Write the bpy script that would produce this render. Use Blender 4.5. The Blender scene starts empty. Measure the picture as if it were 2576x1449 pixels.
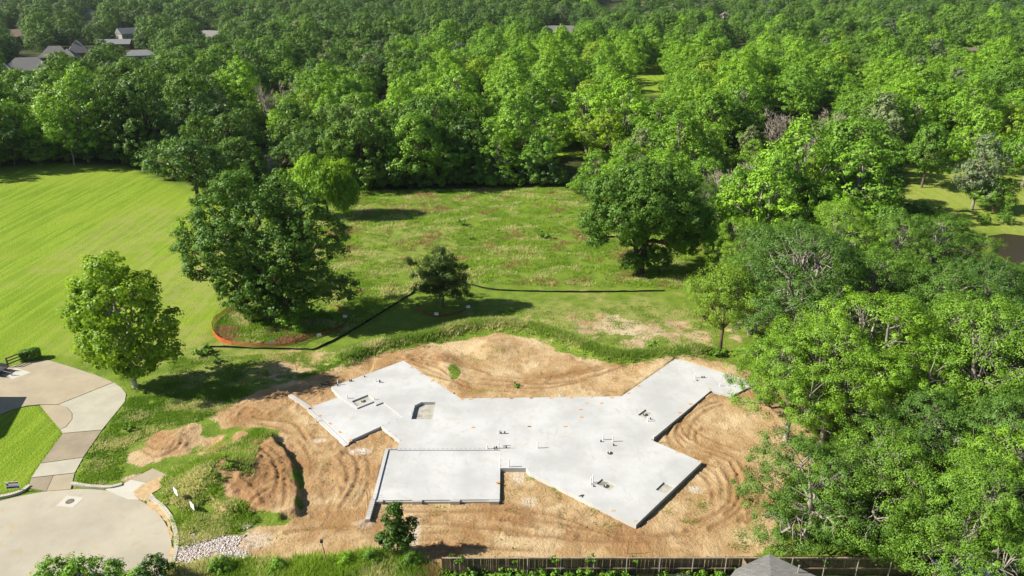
import bpy, bmesh, math, random
import numpy as np
from mathutils import Vector, Matrix
from mathutils.geometry import tessellate_polygon
R = math.radians
rng = np.random.default_rng(7); random.seed(7)
sc = bpy.context.scene
col = sc.collection

# ------------------------------------------------------------------ camera, sky, sun, exposure
CAM_H, HFOV, PITCH = 41.0, 70.0, 22.75
cam = bpy.data.cameras.new('camera'); camo = bpy.data.objects.new('camera', cam); col.objects.link(camo)
camo.location = (0, 0, CAM_H); camo.rotation_euler = (R(90 - PITCH), 0, 0)
cam.sensor_fit = 'HORIZONTAL'; cam.angle = R(HFOV); cam.clip_start = 0.5; cam.clip_end = 6000
sc.camera = camo
SUN_EL, SUN_AZ = 36.0, 4.0        # shadows run to +X, turned 4 degrees away from the camera
w = bpy.data.worlds.new('World'); sc.world = w; w.use_nodes = True
wn = w.node_tree; bg = wn.nodes['Background']
sky = wn.nodes.new('ShaderNodeTexSky'); sky.sky_type = 'NISHITA'; sky.sun_disc = False
sky.sun_elevation = R(SUN_EL); sky.sun_rotation = R(270 - SUN_AZ); sky.altitude = 150; sky.dust_density = 0.6
wn.links.new(sky.outputs[0], bg.inputs[0]); bg.inputs[1].default_value = 0.055
sl = bpy.data.lights.new('sun', 'SUN'); sl.energy = 5.0; sl.angle = R(0.53); sl.color = (1.0, 0.93, 0.80)
so = bpy.data.objects.new('sun', sl); col.objects.link(so)
sdir = Vector((-math.cos(R(SUN_EL)) * math.cos(R(SUN_AZ)), -math.cos(R(SUN_EL)) * math.sin(R(SUN_AZ)), math.sin(R(SUN_EL))))
so.rotation_euler = sdir.to_track_quat('Z', 'Y').to_euler(); so.location = (-60, -10, 60)
sc.view_settings.view_transform = 'Standard'; sc.view_settings.look = 'None'
sc.view_settings.gamma = 1.0; sc.view_settings.use_curve_mapping = False
sc.view_settings.exposure = 0.98
sc.render.engine = 'CYCLES'
sc.cycles.max_bounces = 6; sc.cycles.diffuse_bounces = 2; sc.cycles.transmission_bounces = 4
sc.cycles.transparent_max_bounces = 6; sc.cycles.volume_bounces = 0; sc.cycles.use_denoising = True

# ------------------------------------------------------------------ survey: photo readings -> places on the ground
FPX = 512 / math.tan(R(HFOV / 2)); CP, SP = math.cos(R(PITCH)), math.sin(R(PITCH))
def S(u, v, z=0.0):
    """reading on the 2576 px wide drone photograph -> (x, y) on the level z"""
    x = (u * 1024 / 2576 - 512) / FPX; y = -(v * 1024 / 2576 - 288) / FPX
    t = (CAM_H - z) / (SP - y * CP)
    return (x * t, (CP + y * SP) * t)
def K(ox, oy, k):
    def f(cx, cy, z=0.0): return S((ox + cx / k) / 1.5652, (oy + cy / k) / 1.5652, z)
    return f
c1 = K(0, 1300, 1.497); c2 = K(1000, 1350, 1.578); c3 = K(2000, 1350, 1.578)
c5 = K(1900, 1650, 4.293); c6 = K(600, 1750, 2.797); cB = K(820, 1150, 4.089)
def proj(x, y, z):
    dy, dz = y, z - CAM_H
    dep = dy * CP - dz * SP; up = dy * SP + dz * CP
    return ((x / dep * FPX + 512) * 2576 / 1024, (288 - up / dep * FPX) * 2576 / 1024, dep)

# ------------------------------------------------------------------ numeric helpers
def sstep(a, b, x):
    t = np.clip((x - a) / (b - a), 0, 1); return t * t * (3 - 2 * t)
_tab = np.random.default_rng(99).random((256, 256))
def vnoise(x, y):
    xi = np.floor(x).astype(int); yi = np.floor(y).astype(int); fx = x - xi; fy = y - yi
    fx = fx * fx * (3 - 2 * fx); fy = fy * fy * (3 - 2 * fy)
    a = _tab[xi & 255, yi & 255]; b = _tab[(xi + 1) & 255, yi & 255]; c = _tab[xi & 255, (yi + 1) & 255]; d = _tab[(xi + 1) & 255, (yi + 1) & 255]
    return a + (b - a) * fx + (c - a) * fy + (a - b - c + d) * fx * fy
def fbm(x, y, o=4):
    s = 0; a = 0.5; t = 0
    for i in range(o):
        s = s + a * vnoise(x + 17.3 * i, y - 9.1 * i); t += a; x = x * 2.03; y = y * 2.03; a *= 0.5
    return s / t
def pdist(X, Y, pts):
    """distance to a polyline"""
    d = np.full(X.shape, 1e9)
    for (ax, ay), (bx, by) in zip(pts[:-1], pts[1:]):
        vx, vy = bx - ax, by - ay; L = vx * vx + vy * vy + 1e-9
        t = np.clip(((X - ax) * vx + (Y - ay) * vy) / L, 0, 1)
        d = np.minimum(d, np.hypot(X - ax - t * vx, Y - ay - t * vy))
    return d
def inside(X, Y, pts):
    r = np.zeros(X.shape, bool); n = len(pts)
    for i in range(n):
        (x1, y1), (x2, y2) = pts[i], pts[(i + 1) % n]
        if abs(y2 - y1) < 1e-9: continue
        c = ((y1 > Y) != (y2 > Y)) & (X < (x2 - x1) * (Y - y1) / (y2 - y1) + x1); r ^= c
    return r
def sdf(X, Y, pts):
    d = pdist(X, Y, pts + [pts[0]]); return np.where(inside(X, Y, pts), d, -d)
def smooth_line(pts, n=6):
    P = [np.array(p, float) for p in pts]; out = []
    for i in range(len(P) - 1):
        p0 = P[max(i - 1, 0)]; p1 = P[i]; p2 = P[i + 1]; p3 = P[min(i + 2, len(P) - 1)]
        for k in range(n):
            t = k / n
            out.append(tuple(0.5 * (2 * p1 + (p2 - p0) * t + (2 * p0 - 5 * p1 + 4 * p2 - p3) * t * t + (3 * p1 - p0 - 3 * p2 + p3) * t ** 3)))
    out.append(tuple(P[-1])); return out

# ------------------------------------------------------------------ object helpers
def link(o, parent=None):
    col.objects.link(o)
    if parent is not None: o.parent = parent
    return o
def tag(o, label=None, cat=None, group=None, kind=None):
    if label: o['label'] = label
    if cat: o['category'] = cat
    if group: o['group'] = group
    if kind: o['kind'] = kind
    return o
def thing(name, label, cat, loc=(0, 0, 0), rz=0, group=None):
    o = bpy.data.objects.new(name, None); o.empty_display_size = 0.3
    o.location = loc; o.rotation_euler = (0, 0, rz); link(o); return tag(o, label, cat, group)
def np_mesh(name, V, F, m=None, smooth=False):
    """V (n,3), F (k,3|4) -> mesh"""
    V = np.asarray(V, np.float32); F = np.asarray(F, np.int32); k, q = F.shape
    me = bpy.data.meshes.new(name)
    me.vertices.add(len(V)); me.vertices.foreach_set('co', V.ravel())
    me.loops.add(k * q); me.loops.foreach_set('vertex_index', F.ravel())
    me.polygons.add(k); me.polygons.foreach_set('loop_start', np.arange(0, k * q, q, dtype=np.int32))
    if smooth: me.polygons.foreach_set('use_smooth', np.ones(k, bool))
    me.update(calc_edges=True)
    if m: me.materials.append(m)
    return me
def attr(me, name, vals, dom='POINT'):
    a = me.attributes.new(name, 'FLOAT', dom); a.data.foreach_set('value', np.asarray(vals, np.float32).ravel())
def cattr(me, name, rgb, dom='FACE'):
    rgb = np.asarray(rgb, np.float32); a = me.attributes.new(name, 'FLOAT_VECTOR', dom); a.data.foreach_set('vector', rgb.ravel())
class MB:
    def __init__(s): s.V = []; s.F = []
    def add(s, vs, fs):
        b = len(s.V); s.V += [tuple(v) for v in vs]; s.F += [tuple(i + b for i in f) for f in fs]; return s
    def box(s, x0, x1, y0, y1, z0, z1):
        return s.add([(x0, y0, z0), (x1, y0, z0), (x1, y1, z0), (x0, y1, z0), (x0, y0, z1), (x1, y0, z1), (x1, y1, z1), (x0, y1, z1)],
                     [(3, 2, 1, 0), (4, 5, 6, 7), (0, 1, 5, 4), (1, 2, 6, 5), (2, 3, 7, 6), (3, 0, 4, 7)])
    def bar(s, a, b, wx, h):
        """beam of width wx and height h from a to b (a, b on its bottom centre line)"""
        a = Vector(a); b = Vector(b); d = (b - a); n = Vector((-d.y, d.x, 0))
        n = n.normalized() * wx / 2 if n.length > 1e-6 else Vector((wx / 2, 0, 0)); u = Vector((0, 0, h))
        vs = [a - n, b - n, b + n, a + n]; vs = vs + [v + u for v in vs]
        return s.add(vs, [(3, 2, 1, 0), (4, 5, 6, 7), (0, 1, 5, 4), (1, 2, 6, 5), (2, 3, 7, 6), (3, 0, 4, 7)])
    def tube(s, pts, rad, n=6):
        P = [Vector(p) for p in pts]; rad = rad if hasattr(rad, '__len__') else [rad] * len(P); vs = []
        for i, p in enumerate(P):
            d = (P[min(i + 1, len(P) - 1)] - P[max(i - 1, 0)]).normalized()
            a = d.cross(Vector((0.31, 0.93, 0.2))).normalized(); b = d.cross(a)
            for k in range(n):
                t = 2 * math.pi * k / n; vs.append(p + (a * math.cos(t) + b * math.sin(t)) * rad[i])
        fs = [(i * n + k, i * n + (k + 1) % n, (i + 1) * n + (k + 1) % n, (i + 1) * n + k) for i in range(len(P) - 1) for k in range(n)]
        fs += [tuple(range(n - 1, -1, -1)), tuple((len(P) - 1) * n + k for k in range(n))]
        return s.add(vs, fs)
    def prism(s, poly, z0, z1, holes=(), hz=None, flip=False):
        """vertical prism over a polygon [(x,y)], with holes cut from the top down to hz"""
        loops = [list(poly)] + [list(h) for h in holes]
        top = [Vector((x, y, 0)) for lp in loops for x, y in lp]
        tri = tessellate_polygon([[Vector((x, y, 0)) for x, y in lp] for lp in loops])
        zt = (lambda x, y: z1) if not callable(z1) else z1
        tris = []
        for t in tri:
            a, b, c = (top[i] for i in t)
            tris.append(t if (b - a).cross(c - a).z > 0 else (t[2], t[1], t[0]))
        s.add([(p.x, p.y, zt(p.x, p.y)) for p in top], tris)
        for j, lp in enumerate(loops):
            area = sum(lp[i][0] * lp[(i + 1) % len(lp)][1] - lp[(i + 1) % len(lp)][0] * lp[i][1] for i in range(len(lp)))
            if (area < 0) != (j > 0): lp = lp[::-1]
            zb = z0 if j == 0 else hz
            n = len(lp)
            for i in range(n):
                (x1, y1), (x2, y2) = lp[i], lp[(i + 1) % n]
                s.add([(x1, y1, zb), (x2, y2, zb), (x2, y2, zt(x2, y2)), (x1, y1, zt(x1, y1))], [(0, 1, 2, 3)])
        return s
    def mesh(s, name, m=None, smooth=False):
        me = bpy.data.meshes.new(name); me.from_pydata(s.V, [], s.F); me.update()
        if smooth: me.polygons.foreach_set('use_smooth', np.ones(len(me.polygons), bool))
        if m: me.materials.append(m)
        return me
    def build(s, name, m=None, parent=None, smooth=False):
        return link(bpy.data.objects.new(name, s.mesh(name, m, smooth)), parent)
def inst(name, me, parent=None, loc=(0, 0, 0), rz=0, sc_=1.0):
    o = bpy.data.objects.new(name, me); o.location = loc; o.rotation_euler = (0, 0, rz)
    o.scale = (sc_,) * 3 if not hasattr(sc_, '__len__') else sc_
    return link(o, parent)

# ------------------------------------------------------------------ material helpers
class NT:
    def __init__(s, name):
        s.m = bpy.data.materials.new(name); s.m.use_nodes = True; s.t = s.m.node_tree; s.t.nodes.clear()
        s.out = s.n('ShaderNodeOutputMaterial')
    def n(s, typ, ins=None, **props):
        nd = s.t.nodes.new(typ)
        for k, v in props.items(): setattr(nd, k, v)
        for k, v in (ins or {}).items(): s.put(nd.inputs[k], v)
        return nd
    def put(s, sock, v):
        if isinstance(v, bpy.types.NodeSocket): s.t.links.new(v, sock)
        else:
            if sock.type == 'RGBA' and len(v) == 3: v = (*v, 1)
            sock.default_value = v
    def mix(s, f, a, b, blend='MIX'):
        nd = s.n('ShaderNodeMix', data_type='RGBA', blend_type=blend); s.put(nd.inputs[0], f); s.put(nd.inputs[6], a); s.put(nd.inputs[7], b); return nd.outputs[2]
    def math(s, op, a, b=0.0, c=0.0):
        nd = s.n('ShaderNodeMath', operation=op); s.put(nd.inputs[0], a); s.put(nd.inputs[1], b); s.put(nd.inputs[2], c); return nd.outputs[0]
    def noise(s, scale, detail=4.0, rough=0.55, vec=None, dist=0.0):
        nd = s.n('ShaderNodeTexNoise', {'Scale': scale, 'Detail': detail, 'Roughness': rough, 'Distortion': dist})
        if vec is not None: s.put(nd.inputs['Vector'], vec)
        return nd.outputs[0]
    def rng(s, v, a, b, c=0.0, d=1.0):
        nd = s.n('ShaderNodeMapRange', {0: v, 1: a, 2: b, 3: c, 4: d}, interpolation_type='SMOOTHSTEP'); return nd.outputs[0]
    def pos(s): return s.n('ShaderNodeNewGeometry').outputs['Position']
    def map(s, vec, scale=(1, 1, 1), rot=(0, 0, 0)):
        return s.n('ShaderNodeMapping', {'Vector': vec, 'Scale': scale, 'Rotation': rot}).outputs[0]
    def at(s, name): return s.n('ShaderNodeAttribute', attribute_name=name).outputs['Fac']
    def av(s, name): return s.n('ShaderNodeAttribute', attribute_name=name).outputs['Vector']
    def bump(s, h, strength=0.5, dist=0.1): return s.n('ShaderNodeBump', {'Height': h, 'Strength': strength, 'Distance': dist}).outputs[0]
    def bsdf(s, colour, rough=0.8, spec=0.3, normal=None, metal=0.0):
        nd = s.n('ShaderNodeBsdfPrincipled', {'Base Color': colour, 'Roughness': rough, 'Specular IOR Level': spec, 'Metallic': metal})
        if normal is not None: s.put(nd.inputs['Normal'], normal)
        s.t.links.new(nd.outputs[0], s.out.inputs[0]); return nd
def plain(name, c, rough=0.7, var=0.25, scale=3.0, spec=0.3, metal=0.0, bump=0.0):
    t = NT(name); p = t.n('ShaderNodeTexCoord').outputs['Object']
    f = t.noise(scale, 5, 0.6, p)
    cc = t.mix(t.rng(f, 0.3, 0.7), tuple(x * (1 - var) for x in c), tuple(min(1, x * (1 + var)) for x in c))
    t.bsdf(cc, rough, spec, t.bump(t.noise(scale * 6, 4, 0.6, p), bump, 0.02) if bump else None, metal); return t.m
def leaf_mat(name, c, yel=0.25, trans=0.22, rough=0.5, spec=0.25):
    """foliage: colour differs a little from leaf to leaf and from tree to tree; light passes through"""
    t = NT(name); lv = t.at('lv'); ob = t.n('ShaderNodeObjectInfo').outputs['Random']
    dark = tuple(x * 0.72 for x in c); lite = (c[0] * 1.30 + 0.02 * yel, c[1] * 1.2, c[2] * 1.05)
    a = t.mix(lv, dark, lite)
    b = t.mix(ob, (0.74, 0.80, 0.95, 1), (1.22, 1.18, 0.95, 1)); cc = t.mix(1.0, a, b, 'MULTIPLY')
    pb = t.n('ShaderNodeBsdfPrincipled', {'Base Color': cc, 'Roughness': rough, 'Specular IOR Level': spec})
    tc = t.mix(1.0, cc, (1.5, 1.35, 0.6, 1), 'MULTIPLY')
    tr = t.n('ShaderNodeBsdfTranslucent', {'Color': tc})
    mx = t.n('ShaderNodeMixShader', {0: trans, 1: pb.outputs[0], 2: tr.outputs[0]})
    t.t.links.new(mx.outputs[0], t.out.inputs[0]); return t.m
def bark(name, c):
    t = NT(name); p = t.n('ShaderNodeTexCoord').outputs['Object']
    f = t.noise(2.5, 6, 0.65, t.map(p, (2, 2, 0.5)))
    cc = t.mix(t.rng(f, 0.35, 0.65), tuple(x * 0.6 for x in c), tuple(x * 1.25 for x in c))
    t.bsdf(cc, 0.9, 0.15, t.bump(f, 0.6, 0.05)); return t.m

# ================================================================== THE GROUND
slab_pts = [c2(930, 110, .4), c2(480, 275, .4), c2(530, 330, .4), c2(640, 405, .4), c2(747, 362, .4), c2(757, 386, .4), c2(803, 368, .4), c2(925, 460, .4),
            c2(790, 515, .4), c2(905, 605, .4), c2(890, 665, .4), c2(1532, 665, .4), c2(1532, 778, .4), c2(1690, 778, .4), c3(135, 805, .4), c3(797, 1130, .4),
            c3(1205, 740, .4), c3(890, 603, .4), c3(1262, 295, .4), c3(1390, 330, .4), c3(1545, 250, .4), c3(1045, 95, .4), c3(705, 332, .4), c2(1285, 345, .4)]
patio_pts = [c2(352, 398, .27), c2(530, 337, .27), c2(640, 412, .27), c2(747, 370, .27), c2(757, 392, .27), c2(803, 374, .27), c2(925, 463, .27), c2(790, 518, .27), c2(605, 603, .27), c2(588, 622, .27)]
garage_pts = [c2(820, 668, .3), c2(1532, 668, .3), c2(1527, 972, .3), c2(750, 978, .3)]
foot = [slab_pts, patio_pts, garage_pts]
ROAD_C, ROAD_R = (-37.8, 40.2), 12.1
berm = smooth_line([S(*p) for p in [(870, 905), (960, 875), (1080, 850), (1180, 824), (1300, 822), (1400, 848), (1500, 887), (1600, 902), (1700, 893), (1765, 888)]])
mound = [S(*p) for p in [(470, 1165), (560, 1100), (640, 1078), (690, 1105), (728, 1150), (748, 1185), (756, 1240), (752, 1300), (700, 1312), (640, 1295), (560, 1290), (480, 1215)]]
pond = [S(*p) for p in [(2488, 586), (2530, 580), (2600, 588), (2760, 620), (2800, 720), (2640, 690), (2545, 645), (2500, 620)]]
tracks = [[c3(*p) for p in q] for q in (
    [(1330, 395), (1230, 430), (1150, 500), (1125, 590)], [(1310, 375), (1180, 420), (1080, 500), (1045, 570), (1090, 650)], [(1215, 530), (1170, 570), (1180, 620)],
    [(1310, 740), (1360, 800), (1390, 900), (1380, 990), (1300, 1060), (1150, 1120)], [(1440, 740), (1490, 830), (1500, 920), (1470, 1000), (1400, 1070), (1250, 1160)],
    [(1390, 745), (1430, 830), (1445, 920), (1420, 1000), (1350, 1070)], [(1560, 960), (1545, 1030), (1440, 1110)], [(1600, 990), (1570, 1050), (1480, 1120)],
    [(0, 1040), (200, 1050), (420, 1110), (700, 1220), (900, 1210), (1130, 1170)], [(0, 1190), (300, 1210), (600, 1235), (900, 1235)], [(100, 1090), (400, 1140), (700, 1190), (1000, 1200)],
    [(0, 240), (200, 260), (400, 240), (600, 190), (780, 120)], [(0, 280), (250, 285), (500, 230)])]
tracks += [[c2(*p) for p in q] for q in (
    [(570, 660), (630, 720), (650, 800), (620, 900), (540, 1020)], [(690, 690), (720, 780), (700, 900), (640, 1010)], [(520, 700), (575, 780), (580, 860), (540, 960)],
    [(0, 460), (100, 478), (250, 500), (330, 600)], [(0, 500), (120, 520), (230, 560)], [(1000, 190), (1250, 250), (1400, 300), (1600, 310)], [(1180, 130), (1400, 170), (1480, 205)],
    [(960, 110), (1130, 160), (1240, 230), (1310, 280)], [(1020, 1120), (1200, 1125), (1400, 1150), (1720, 1180)], [(950, 1045), (1200, 1050), (1500, 1040), (1730, 1035)], [(200, 1180), (420, 1150), (640, 1140)],
    [(1050, 1260), (1300, 1265), (1730, 1290)])]
tracks_m = [[c6(*p) for p in q] for q in (
    [(1160, 60), (1320, 200), (1440, 380), (1480, 600), (1450, 740)], [(1220, 240), (1360, 300), (1400, 420), (1360, 600)], [(1000, 480), (1150, 560), (1250, 700)], [(1080, 20), (1250, 160), (1380, 330), (1420, 540)],
    [(700, 480), (860, 520), (1020, 540)], [(1100, 700), (1180, 640), (1300, 560)], [(-100, 60), (0, 130), (120, 130), (300, 40), (330, -40)], [(-60, 0), (60, 60), (200, 60), (260, 0)])]
gt = np.random.default_rng(17)
loop_c = [c3(640, 1250), c3(1000, 1190), c3(1330, 1040), c3(1440, 880), c3(1370, 720), c3(1120, 620), c3(1080, 480), c3(1270, 370)]
loop_w = [c2(1000, 1230), c2(700, 1180), c2(500, 1080), c2(430, 900), c2(460, 740), c2(400, 600), c2(250, 500), c2(60, 440)]
loop_s = [c2(300, 1210), c2(650, 1170), c2(1050, 1130), c2(1450, 1120), c3(150, 1150), c3(560, 1240), c3(1000, 1250)]
loop_n = [c2(950, 85), c2(1150, 130), c2(1350, 215), c2(1600, 250), c3(250, 230), c3(520, 170), c3(760, 110)]
for base, rep_n, sp in ((loop_c, 4, 1.9), (loop_w, 4, 1.7), (loop_s, 6, 1.9), (loop_n, 4, 1.6)):
    sl_ = smooth_line(base, 5)
    for _ in range(rep_n):
        i0 = int(gt.integers(0, len(sl_) - 9)); i1 = min(len(sl_), i0 + int(gt.integers(8, 26))); o_ = gt.normal() * sp; tw_ = gt.normal() * .6
        ln = [(p[0] + o_ * .7 + tw_ * j * .06, p[1] + o_ * .6 - tw_ * j * .05) for j, p in enumerate(sl_[i0:i1])]
        tracks.append(ln[::3]); tracks.append([(q[0] + 1.5 * .7, q[1] + 1.5 * .6) for q in ln[::3]])
tracks = [t for t in tracks if len(t) > 2]
tracks = [smooth_line(t, 4) for t in tracks]; tracks_m = [smooth_line(t, 4) for t in tracks_m]

def near_h(X, Y):
    z = 0.16 * (fbm(X / 14, Y / 14, 3) - 0.5) * sstep(60, 75, np.hypot(X + 4, Y - 58))
    d = pdist(X, Y, berm); z = z + 0.75 * np.exp(-(d / 1.3) ** 2)
    dm = sdf(X, Y, mound); mx = np.clip((X - (-30)) / 7.0, 0, 1)
    z = z + (0.03 + 0.62 * mx) * sstep(-0.10, 0.35, dm + 0.35 * (fbm(X * 1.3, Y * 1.3, 3) - 0.5)) * (0.8 + 0.5 * fbm(X / 1.5, Y / 1.5, 3))
    for (u, v, h, s) in ((520, 1215, 0.9, 1.5), (600, 1205, 0.6, 1.6), (565, 1195, .5, 1.2), (440, 1110, .35, 1.5), (1240, 880, .5, 1.6), (1110, 905, .45, 1.1), (1130, 930, .4, .9)):
        x, y = S(u, v); z = z + h * np.exp(-((X - x) ** 2 + (Y - y) ** 2) / (2 * s * s))
    return z
def ground_h(X, Y):
    X = np.asarray(X, float); Y = np.asarray(Y, float)
    far = sstep(220, 520, Y)
    z = far * (9.0 * (fbm(X / 260 + 5, Y / 260, 2) - 0.5) + 14 * sstep(560, 1150, Y) + 7 * sstep(150, 600, X))
    z = z + 2.4 * sstep(-62, -130, X) * sstep(85, 150, Y) * (1 - far) + 0.8 * (fbm(X / 45, Y / 45, 2) - 0.5) * sstep(95, 130, Y) * (1 - far)
    dp = sdf(X, Y, pond); z = z - 1.3 * sstep(-2.5, 1.5, dp)
    nm = (np.abs(X) < 80) & (Y > 30) & (Y < 130)
    if nm.any():
        zz = np.zeros_like(z); zz[nm] = near_h(X[nm], Y[nm]); z = z + zz
    return z
def axis(segs):
    a = []
    for (s0, s1, st) in segs: a += list(np.arange(s0, s1 - 1e-6, st))
    a.append(segs[-1][1]); return np.array(a)
def grow(a, b, s0, k):
    out = []; x = a; s = s0
    while abs(x - a) < abs(b - a): out.append(x); x += s if b > a else -s; s *= k
    out.append(b); return out
gx = np.concatenate([np.array(grow(-62, -1500, 0.8, 1.16))[::-1], np.arange(-61.5, -44, .4), np.arange(-44, 33, .17), np.arange(33, 60, .4), np.array(grow(60.4, 1500, 0.8, 1.16))])
gy = np.concatenate([[-60, -20, 10, 25, 33], np.arange(37, 41, .4), np.arange(41, 84, .17), np.arange(84, 135, .4), np.array(grow(135, 1650, 0.8, 1.07))])
GX, GY = np.meshgrid(gx, gy); gX = GX.ravel(); gY = GY.ravel()
site = [S(*p) for p in [(520, 1050), (600, 1000), (680, 975), (830, 930), (930, 900), (1010, 880), (1090, 866), (1180, 855), (1250, 840), (1340, 850), (1400, 880), (1470, 905), (1560, 915), (1640, 912), (1720, 900), (1830, 912), (1900, 940), (2040, 1010), (2060, 1170),
                        (1990, 1180), (1960, 1235), (1960, 1300), (1930, 1340), (1900, 1398), (1850, 1440), (1090, 1440), (1060, 1405), (940, 1398), (780, 1405), (660, 1418), (600, 1410), (470, 1425), (440, 1400), (600, 1345), (650, 1325), (720, 1318), (758, 1300), (764, 1220), (745, 1165), (700, 1105), (650, 1075), (560, 1072)]]
W = (np.abs(gX) < 75) & (gY > 33) & (gY < 140)
A = {k: np.zeros(gX.shape) for k in ('soil', 'red', 'mown', 'dry', 'wild', 'wood', 'pale', 'trk')}
def setw(k, val): A[k][W] = np.maximum(A[k][W], val)
wx, wy = gX[W], gY[W]
ds = sdf(wx, wy, site); wob = 1.6 * (fbm(wx / 2.2, wy / 2.2, 4) - 0.5)
soil = sstep(-1.0, 0.9, ds + wob)
dmo = sdf(wx, wy, mound)
soil = np.maximum(soil, sstep(-.3, .5, dmo + wob) * sstep(-29, -25.5, wx + 3 * (fbm(wx / 2, wy / 2, 3) - .5)))
def blob(u, v, ru, rv, k=1.0, lump=1.0, edge=.55):
    x, y = S(u, v); a = abs(S(u + ru, v)[0] - x); b = abs(S(u, v - rv)[1] - y)
    d = np.hypot((wx - x) / a, (wy - y) / b) + lump * 1.1 * (fbm(wx / 2.0 + u, wy / 2.0, 4) - 0.5)
    return k * sstep(1.25, edge, d)
soil = np.maximum.reduce([soil, blob(440, 1115, 110, 42, .95), blob(380, 1150, 60, 26, .7), blob(575, 1140, 90, 30, .55), blob(355, 1205, 60, 16, .9),
    blob(1600, 832, 290, 62, .62, 2.4, .1), blob(1740, 840, 110, 44, .66, 2.0, .1), blob(720, 925, 60, 28, .75, 1.6), blob(800, 905, 170, 34, .5, 2.2), blob(1350, 800, 90, 18, .4, 2.0), blob(1950, 1180, 60, 30, .8), blob(1900, 1330, 90, 70, .62, 1.6)])
soil = soil * (1 - 0.9 * np.exp(-(pdist(wx, wy, berm) / 1.15) ** 2))
soil = np.maximum(soil - np.maximum.reduce([blob(660, 1090, 40, 14, .8), blob(1250, 885, 60, 14, .45, 2), blob(1140, 940, 18, 16, .6, 1.5), blob(1200, 988, 60, 8, .5, 1.5), blob(1180, 905, 90, 24, .35, 2)]), 0)
setw('soil', soil)
setw('red', np.maximum.reduce([blob(850, 1190, 130, 110, .4, 1.8), blob(640, 1030, 110, 30, .45, 1.5), blob(1500, 1330, 300, 50, .28, 2), blob(650, 1140, 100, 40, .8), blob(660, 1230, 110, 80, .75), blob(440, 1115, 90, 40, .45), blob(1115, 1390, 70, 24, .8), blob(760, 1000, 120, 26, .6), blob(1090, 905, 70, 20, .6), blob(1900, 1250, 60, 80, .4), blob(1090, 1100, 60, 40, .35)]))
setw('pale', np.maximum.reduce([blob(803, 1108, 22, 6), blob(905, 1136, 26, 9), blob(880, 1090, 18, 9, .7), blob(1045, 1345, 12, 30), blob(1300, 1200, 22, 18, .8), blob(1750, 1232, 24, 10), blob(1330, 1262, 24, 14, .6), blob(1480, 1190, 14, 10, .5), blob(360, 1205, 70, 14, .5), blob(915, 1318, 22, 12, .5), blob(700, 920, 50, 20, .4, 2), blob(1620, 838, 260, 52, .4, 2.0, .2), blob(560, 1365, 110, 40, .75, 1.6)]))
lawn = [S(*p) for p in [(-400, 470), (130, 425), (340, 428), (430, 470), (520, 495), (640, 560), (560, 720), (545, 800), (500, 860), (420, 890), (330, 890), (120, 900), (-400, 930)]]
lawn2 = [S(*p) for p in [(-400, 980), (95, 1020), (158, 1083), (70, 1225), (-400, 1290)]]
lawn3 = [S(*p) for p in [(2240, 400), (2700, 380), (2750, 590), (2490, 575), (2350, 545), (2270, 520)]]
mw = sstep(-3.5, 2.5, sdf(gX, gY, lawn) + 3 * (fbm(gX / 6, gY / 6, 3) - .5))
mw = np.maximum.reduce([mw, sstep(-.3, .2, sdf(gX, gY, lawn2)), sstep(-3, 2, sdf(gX, gY, lawn3))])
A['mown'] = mw
UV = [proj(x, y, 0) if y > 60 else (0, 3000, 1) for x, y in zip(gX[::1], gY[::1])] if False else None
dep = gY * CP + CAM_H * SP
gu = (gX / np.maximum(dep, 1) * FPX + 512) * 2576 / 1024; gv = (288 - (gY * SP - CAM_H * CP) / np.maximum(dep, 1) * FPX) * 2576 / 1024
VB = [(-3000, 470), (-300, 455), (0, 447), (120, 430), (330, 430), (420, 458), (560, 474), (900, 482), (1420, 474), (1490, 515), (1600, 560), (1700, 590), (1800, 628), (1880, 690), (1960, 730), (2100, 740), (2250, 650), (2275, 405), (2700, 385), (6000, 380)]
vb = np.interp(gu, [p[0] for p in VB], [p[1] for p in VB])
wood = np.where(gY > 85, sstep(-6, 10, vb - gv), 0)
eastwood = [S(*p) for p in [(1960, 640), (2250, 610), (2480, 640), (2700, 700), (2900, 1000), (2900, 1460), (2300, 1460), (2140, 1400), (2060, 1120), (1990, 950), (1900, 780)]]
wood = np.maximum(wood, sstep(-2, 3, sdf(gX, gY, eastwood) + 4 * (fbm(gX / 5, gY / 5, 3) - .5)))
for (u, v, a, b) in ((1640, 190, 70, 50), (1440, 374, 60, 22), (1540, 0, 90, 12)):   # mown glades in the wood
    wood = wood * (1 - ((np.abs(gu - u) < a) & (np.abs(gv - v) < b))); A['mown'] = np.maximum(A['mown'], ((np.abs(gu - u) < a) & (np.abs(gv - v) < b)) * 1.0)
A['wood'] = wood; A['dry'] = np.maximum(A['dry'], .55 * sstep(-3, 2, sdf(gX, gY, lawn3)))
mead = [S(*p) for p in [(880, 480), (1430, 475), (1500, 540), (1700, 620), (1900, 640), (1900, 760), (1690, 725), (1190, 715), (1040, 735), (860, 840), (780, 720), (800, 560)]]
A['wild'] = sstep(-2, 2, sdf(gX, gY, mead))
setw('dry', np.maximum.reduce([blob(470, 720, 180, 90, .55, 1.8), blob(250, 600, 260, 70, .45, 2), blob(470, 860, 120, 50, .6, 1.6), blob(600, 930, 130, 50, .6, 1.6), blob(1550, 800, 300, 60, .7, 1.5), blob(520, 1000, 100, 40, .5, 1.5), blob(330, 1090, 60, 60, .4, 1.5), blob(600, 1330, 80, 25, .6, 1.5), blob(300, 870, 200, 40, .35, 2), blob(1000, 620, 250, 60, .4, 2)]))
gZ = ground_h(gX, gY)
tw = np.full(wx.shape, 0.0)
cum = np.zeros(wx.shape); tk = np.zeros(wx.shape)
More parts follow.
